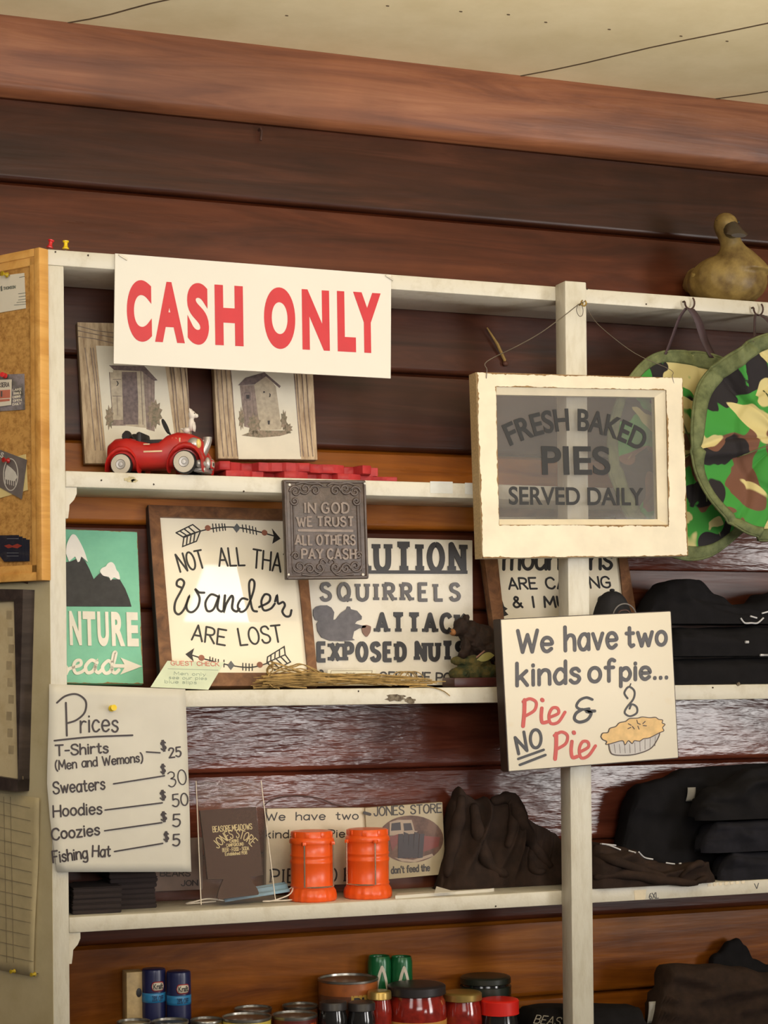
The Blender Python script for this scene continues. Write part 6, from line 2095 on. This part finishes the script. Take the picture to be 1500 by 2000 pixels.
# ------------------------------------------------------------------ tins and jars on the fifth shelf
M_TIN = mat('tin_metal', (150, 146, 138), 0.28, 0.08, metal=0.9)
M_GOLD = mat('gold_lid', (176, 148, 84), 0.3, 0.08, metal=0.7)
M_LIDB = mat('black_lid', (40, 36, 38), 0.4, 0.1)
M_SALSA = mat('red_sauce', (132, 34, 24), 0.12, 0.25, 60, spec=0.7)
M_DARKJ = mat('dark_jar', (30, 28, 28), 0.12, 0.1, spec=0.7)
def wrap_text(S, text, R, zc, h, width, bold=0.02, ang=0.0, z=0.0006, slant=0):
    vs, fs, a0, a1 = font_mesh(text, bold)
    def f(v):
        a = ang + ((v.x - a0) / (a1 - a0) - 0.5) * width / R
        rr = R + (z if v.z > 0 else 0.0)
        return (rr * math.sin(a), -rr * math.cos(a), zc + v.y / 0.694 * h)
    S.raw(vs, fs, f)
def tin(px0, px1, ytop, Y, label, mlab, name='tin_can', cat='tin can', text=None, mtext=None, zoff=0.0, bands=(), turn=0.45, zb=None, ttxt=0.010):
    a, e = onY(px0, ytop, Y), onY(px1, ytop, Y)
    R = (e - a).length / 2 * 0.99
    zb = Z5 if zb is None else zb
    H_ = (a.z + e.z) / 2 - zb
    o = empty(name, ((a.x + e.x) / 2, Y, zb), label=label, cat=cat, group='tins and jars on the fifth shelf')
    MB().lathe([(0, 0), (R * 0.97, 0), (R, 0.002), (R, 0.004), (R * 0.965, 0.005), (R * 0.965, H_ - 0.005), (R, H_ - 0.004), (R, H_ - 0.0005), (R * 0.985, H_), (R * 0.94, H_ - 0.0005), (R * 0.93, H_ - 0.004), (R * 0.75, H_ - 0.0035), (R * 0.7, H_ - 0.0042), (0, H_ - 0.004)], 40).build('can', M_TIN, o)
    MB().lathe([(R * 0.966, 0.006), (R * 0.972, 0.0062), (R * 0.972, H_ - 0.0062), (R * 0.966, H_ - 0.006)], 40).build('paper_label', mlab, o)
    for z0_, z1_, mm_, nm in bands:
        MB().lathe([(R * 0.971, H_ - z1_), (R * 0.976, H_ - z1_ + 0.0002), (R * 0.976, H_ - z0_ - 0.0002), (R * 0.971, H_ - z0_)], 40).build(nm, mm_, o)
    if text:
        q = MB()
        wrap_text(q, text, R * 0.976, H_ - zoff - ttxt, ttxt, min(R * 1.5, 0.007 * len(text) * ttxt / 0.010), ang=turn)
        q.build('label_lettering', mtext or M_BLACK, o)
    return o, R, H_
L_YEL = mat('label_yellow', (206, 184, 84), 0.35, 0.05)
L_RED = mat('label_red', (92, 34, 28), 0.35, 0.1)
L_ORG = mat('label_orange', (196, 84, 34), 0.35)
L_BRN = mat('label_brown', (96, 56, 36), 0.35, 0.15)
L_GRN = mat('can_green', (20, 92, 50), 0.25, 0.05, metal=0.1)
L_WHT = mat('label_white', (196, 186, 170), 0.35, 0.04)
L_BLUE = mat('label_blue', (30, 34, 74), 0.3, 0.05)
L_CYAN = mat('label_cyan', (44, 120, 172), 0.3, 0.04)
tin(434, 529, 1984, 0.036, 'tin can with a pale yellow label, nearest the front left of the fifth shelf', L_YEL, text='CORN', zoff=0.014, turn=0.1)
tin(372, 434, 1990, 0.050, 'tin can with a gold and black label, left of the pale yellow one', mat('label_gold', (176, 134, 50), 0.35), text='HOMINY', zoff=0.010, turn=0.5)
tin(532, 618, 1980, 0.038, 'tin can with a dark red label, right of the pale yellow one', L_RED, text='CHILI', mtext=L_ORG, zoff=0.012, turn=0.45)
tin(458, 530, 1968, 0.120, 'tin can standing behind the pale yellow one', L_BRN)
tin(552, 620, 1962, 0.120, 'tin can standing behind the dark red one', L_BRN)
tin(296, 368, 1993, 0.030, 'tin can coloured as in shadow before the blue canisters', mat('label_shaded', (60, 52, 44), 0.4))  # dark label colour paints in the shade of the low shelf
tin(228, 294, 1994, 0.034, 'tin can coloured as in deep shadow at the left end of the fifth shelf', mat('label_deep_shaded', (50, 44, 40), 0.4))  # shade painted into the label, darker still
o, R, H_ = tin(623, 736, 1909, 0.105, 'large tin of beans with brown and gold label behind the dark jars', L_BRN, bands=((0.004, 0.026, mat('label_amber', (148, 82, 38), 0.35, 0.2, 30), 'label_band'),))
q = MB(); wrap_text(q, 'BUSH', R * 0.977, H_ - 0.045, 0.017, 0.062, 0.03, ang=0.45)
q.build('label_lettering', M_BLACK, o)
q = MB()
for k in range(15):
    t0 = -0.24 + k * 0.11
    q.raw([(0, 0, 0), (1, 0, 0), (1, 1, 0), (0, 1, 0), (0, 0, 1), (1, 0, 1), (1, 1, 1), (0, 1, 1)], [(0, 1, 2, 3), (4, 5, 6, 7), (0, 1, 5, 4), (1, 2, 6, 5), (2, 3, 7, 6), (3, 0, 4, 7)], lambda v: ((R * (0.973 + .003 * v[2])) * math.sin(t0 + .112 * v[0]), -(R * (0.973 + .003 * v[2])) * math.cos(t0 + .112 * v[0]), H_ - 0.050 + 0.026 * v[1]))
q.build('gold_panel', mat('label_gold_panel', (170, 138, 62), 0.3), o)
def soda(px0, px1, ytop, Y, label):
    a, e = onY(px0, ytop, Y), onY(px1, ytop, Y)
    R = (e - a).length / 2
    H_ = a.z - Z5
    o = empty('green_can', ((a.x + e.x) / 2, Y, Z5), label=label, cat='tin can', group='green cans')
    MB().lathe([(0, 0), (R * 0.9, 0), (R, 0.006), (R, H_ - 0.010), (R * 0.93, H_ - 0.003), (R * 0.88, H_), (R * 0.84, H_ - 0.001), (R * 0.82, H_ - 0.004), (0, H_ - 0.004)], 40).build('can', L_GRN, o)
    q = MB()
    path = [(-0.0105, -0.072), (-0.0100, -0.058), (-0.0075, -0.042), (-0.0040, -0.028), (0.0, -0.017), (0.0040, -0.028), (0.0075, -0.042), (0.0100, -0.058), (0.0105, -0.072)]
    q.ribbon(path[:5], 0.0050, 0.0002, 0.0008)
    q.ribbon(path[4:], 0.0050, 0.0002, 0.0008)
    q.move(lambda v: Vector(((R + v.z) * math.sin(v.x / R - 0.12), -(R + v.z) * math.cos(v.x / R - 0.12), H_ + v.y)))
    q.build('leaf_emblem', L_WHT, o)
    return o
soda(719, 762, 1868, 0.128, 'green can with a white peaked emblem, left of the two behind the jars')
soda(763, 804, 1869, 0.124, 'green can with a white peaked emblem, right of the two behind the jars')
def jar(px0, px1, ytop, Y, label, mlid, mbody, lidh=0.014, wide=1.03, lab=None, double=False, text=None):
    a, e = onY(px0, ytop, Y), onY(px1, ytop, Y)
    R = (e - a).length / 2
    H_ = a.z - Z5
    o = empty('jar', ((a.x + e.x) / 2, Y, Z5), label=label, cat='jar', group='tins and jars on the fifth shelf')
    MB().lathe([(0, 0), (R * wide * 0.93, 0), (R * wide, 0.006), (R * wide, H_ - lidh - 0.030), (R * wide * 0.97, H_ - lidh - 0.014), (R * 0.90, H_ - lidh - 0.003), (R * 0.88, H_ - 0.003), (0, H_ - 0.003)], 40).build('glass_body', mbody, o)
    prof = [(0, H_ - 0.001), (R * 0.80, H_), (R * 0.94, H_ - 0.0008), (R, H_ - 0.003), (R, H_ - lidh + 0.0015), (R * 1.015, H_ - lidh + 0.001), (R * 1.0, H_ - lidh), (R * 0.86, H_ - lidh + 0.001)]
    MB().lathe(prof[::-1], 48).build('lid', mlid, o)
    if lab:
        z0_, z1_, mm_ = lab
        lb = MB().lathe([(R * wide * 1.0, H_ - z1_), (R * wide * 1.012, H_ - z1_ + .0003), (R * wide * 1.012, H_ - z0_ - .0003), (R * wide * 1.0, H_ - z0_)], 40).build('label', mm_, o)
        if text:
            q = MB(); wrap_text(q, text, R * wide * 1.012, H_ - z0_ - 0.018, 0.010, R * 1.3, ang=0.4)
            q.build('label_lettering', L_WHT, o)
    return o, R, H_
jar(719, 763, 1936, 0.040, 'small jar with a gold lid just left of the large salsa jar', M_GOLD, M_SALSA)
jar(625, 676, 1957, 0.020, 'small dark jar, left of the two before the large bean tin', M_LIDB, M_DARKJ)
jar(680, 731, 1958, 0.016, 'small dark jar, right of the two before the large bean tin', M_LIDB, M_DARKJ)
o, R, H_ = jar(760, 866, 1925, 0.048, 'large jar of red salsa with a black lid at the bottom of the photo', M_LIDB, M_SALSA, 0.017, 1.02, (0.060, 0.12, mat('salsa_label', (196, 140, 70), 0.3, 0.15, 20)))
q = MB(); wrap_text(q, 'SALSA', R * 1.034, H_ - 0.082, 0.012, 0.05, ang=-0.2)
q.build('label_lettering', mat('salsa_green', (30, 84, 44), 0.4), o)
jar(867, 938, 1939, 0.052, 'jar of red sauce with a gold lid, right of the large salsa jar', M_GOLD, M_SALSA, 0.014, 1.02)
o, R, H_ = jar(903, 993, 1908, 0.118, 'jar with a dark green lid behind the gold-lidded sauce jar', mat('dark_green_lid', (38, 42, 36), 0.35, 0.1), M_DARKJ, 0.013)
MB().lathe([(R * .8, H_ - 0.034), (R * 1.01, H_ - 0.033), (R * 1.02, H_ - 0.018), (R * .8, H_ - 0.017)], 40).build('neck_band', mat('dark_green_band', (40, 46, 40), 0.3, 0.1), o)
jar(940, 1010, 1953, 0.034, 'jar with a bright red ribbed lid, nearest the post', mat('red_lid', (206, 34, 26), 0.35, 0.03), M_DARKJ, 0.026, 0.98)
def canister(px0, px1, ytop, Y, label):
    a, e = onY(px0, ytop, Y), onY(px1, ytop, Y)
    R = (e - a).length / 2
    H_ = a.z - Z5
    o = empty('cheese_canister', ((a.x + e.x) / 2, Y, Z5), label=label, cat='canister', group='blue canisters')
    MB().lathe([(0, 0), (R * .97, 0), (R, .003), (R, H_ - 0.006), (R * .96, H_ - .001), (R * .9, H_), (0, H_)], 40).build('canister', L_BLUE, o)
    def patch(a0, a1, z0_, z1_, rr, mm_, nm, par=None, rd=False):
        q = MB()
        n_ = 16
        def f(u, v):
            t = u * 2 - 1
            k = 1.0
            if rd:
                k = (1 - abs(t) ** 5) ** .5 if abs(t) < 1 else 0.02
            aa = a0 + (a1 - a0) * u
            zm = (z0_ + z1_) / 2
            return (rr * math.sin(aa), -rr * math.cos(aa), H_ - zm - (z1_ - z0_) / 2 * (1 - 2 * v) * k)
        q.grid(f, n_, 3)
        return q.build(nm, mm_, o, thick=0.0004)
    patch(-1.7, 1.3, 0.039, 0.055, R * 1.006, L_CYAN, 'cyan_band')
    patch(-0.44, 0.74, 0.0195, 0.0360, R * 1.006, mat('logo_red', (150, 34, 40), 0.35), 'logo_border', rd=True)
    patch(-0.38, 0.68, 0.0210, 0.0345, R * 1.018, L_WHT, 'logo_panel', rd=True)
    q = MB(); wrap_text(q, 'Kraft', R * 1.03, H_ - 0.0315, 0.0085, R * 0.85, 0.02, ang=0.15)
    q.build('logo_lettering', M_BLACK, o)
    q = MB(); wrap_text(q, '28% OFF', R * 1.02, H_ - 0.052, 0.009, R * 1.0, 0.01, ang=0.12)
    q.build('band_lettering', mat('band_ink', (20, 46, 82), 0.4), o)
    return o
canister(277, 323, 1893, 0.110, 'dark blue cheese canister standing next to the small cream carton')
canister(325, 372, 1898, 0.096, 'dark blue cheese canister farther from the small cream carton')
ca_ = onY(243, 1897, 0.125); cb_ = onY(277, 1897, 0.125)
o = empty('carton', ((ca_.x + cb_.x) / 2, 0.125, Z5), label='small cream carton beside the blue canisters', cat='carton')
hh = ca_.z - Z5
w_ = (cb_.x - ca_.x) / 2
MB().box(-w_, w_, -0.016, 0.018, 0, hh, 0.001).build('box', mat('carton_cream', (176, 150, 104), 0.5, 0.12, 60), o)
MB().ball((w_ * .4, -0.0162, hh - 0.035), (0.005, 0.0006, 0.008), 10).build('dark_emblem', M_LIDB, o)

# ------------------------------------------------------------------ a thing whose only part is one mesh is that mesh
bpy.context.view_layer.update()
for r in [o for o in COL.objects if o.type == 'EMPTY' and o.parent is None]:
    k = list(r.children)
    if len(k) == 1 and not k[0].children:
        c, nm = k[0], r.name
        W = c.matrix_world.copy()
        for p in ('label', 'category', 'group', 'kind'):
            if p in r.keys():
                c[p] = r[p]
        c.parent = None
        c.matrix_world = W
        bpy.data.objects.remove(r)
        c.name = nm

# finer pieces hang on the part they belong to
NEST = {'label_lettering': ('paper_label', 'label'), 'gold_panel': ('paper_label',), 'label_band': ('paper_label',), 'logo_panel': ('logo_border',), 'logo_lettering': ('logo_border',), 'band_lettering': ('cyan_band',),
        'binding': ('brim',), 'rim_wire': ('brim',), 'crown_seam': ('brim',), 'handle_lug': ('body',), 'nose': ('muzzle',), 'snow_caps': ('black_mountains',), 'faded_print': ('certificate',), 'ruled_line': ('paper',), 'handwriting': ('paper',),
        'grey_lettering': ('board', 'face'), 'red_lettering': ('board', 'slip'), 'black_lettering': ('board', 'face'), 'arrow_drawing': ('face',), 'brown_bead': ('face',), 'grey_diamond': ('face',), 'pine_silhouette': ('face',),
        'raised_lettering': ('plate',), 'scrollwork': ('plate',), 'border': ('plate',), 'lettering': ('glass_pane', 'panel', 'board', 'card'), 'print': ('sleeve',), 'faint_writing': ('slip',), 'small_lettering': ('board',), 'badge': ('card',), 'emblem': ('card',), 'red_band': ('card',),
        'photo_pale_part': ('oval_photo',), 'photo_dark_part': ('oval_photo',), 'photo_red_part': ('oval_photo',), 'pie_crust': ('board',), 'pie_tin': ('board',), 'pie_outline': ('board',)}
for r in [o for o in COL.objects if o.type == 'EMPTY' and o.parent is None]:
    kids = {}
    for k in r.children:
        kids.setdefault(k.name.split('.')[0], []).append(k)
    for nm, tos in NEST.items():
        for t in tos:
            if nm in kids and t in kids:
                for k in kids[nm]:
                    if not k.children:
                        k.parent = kids[t][0]
                break
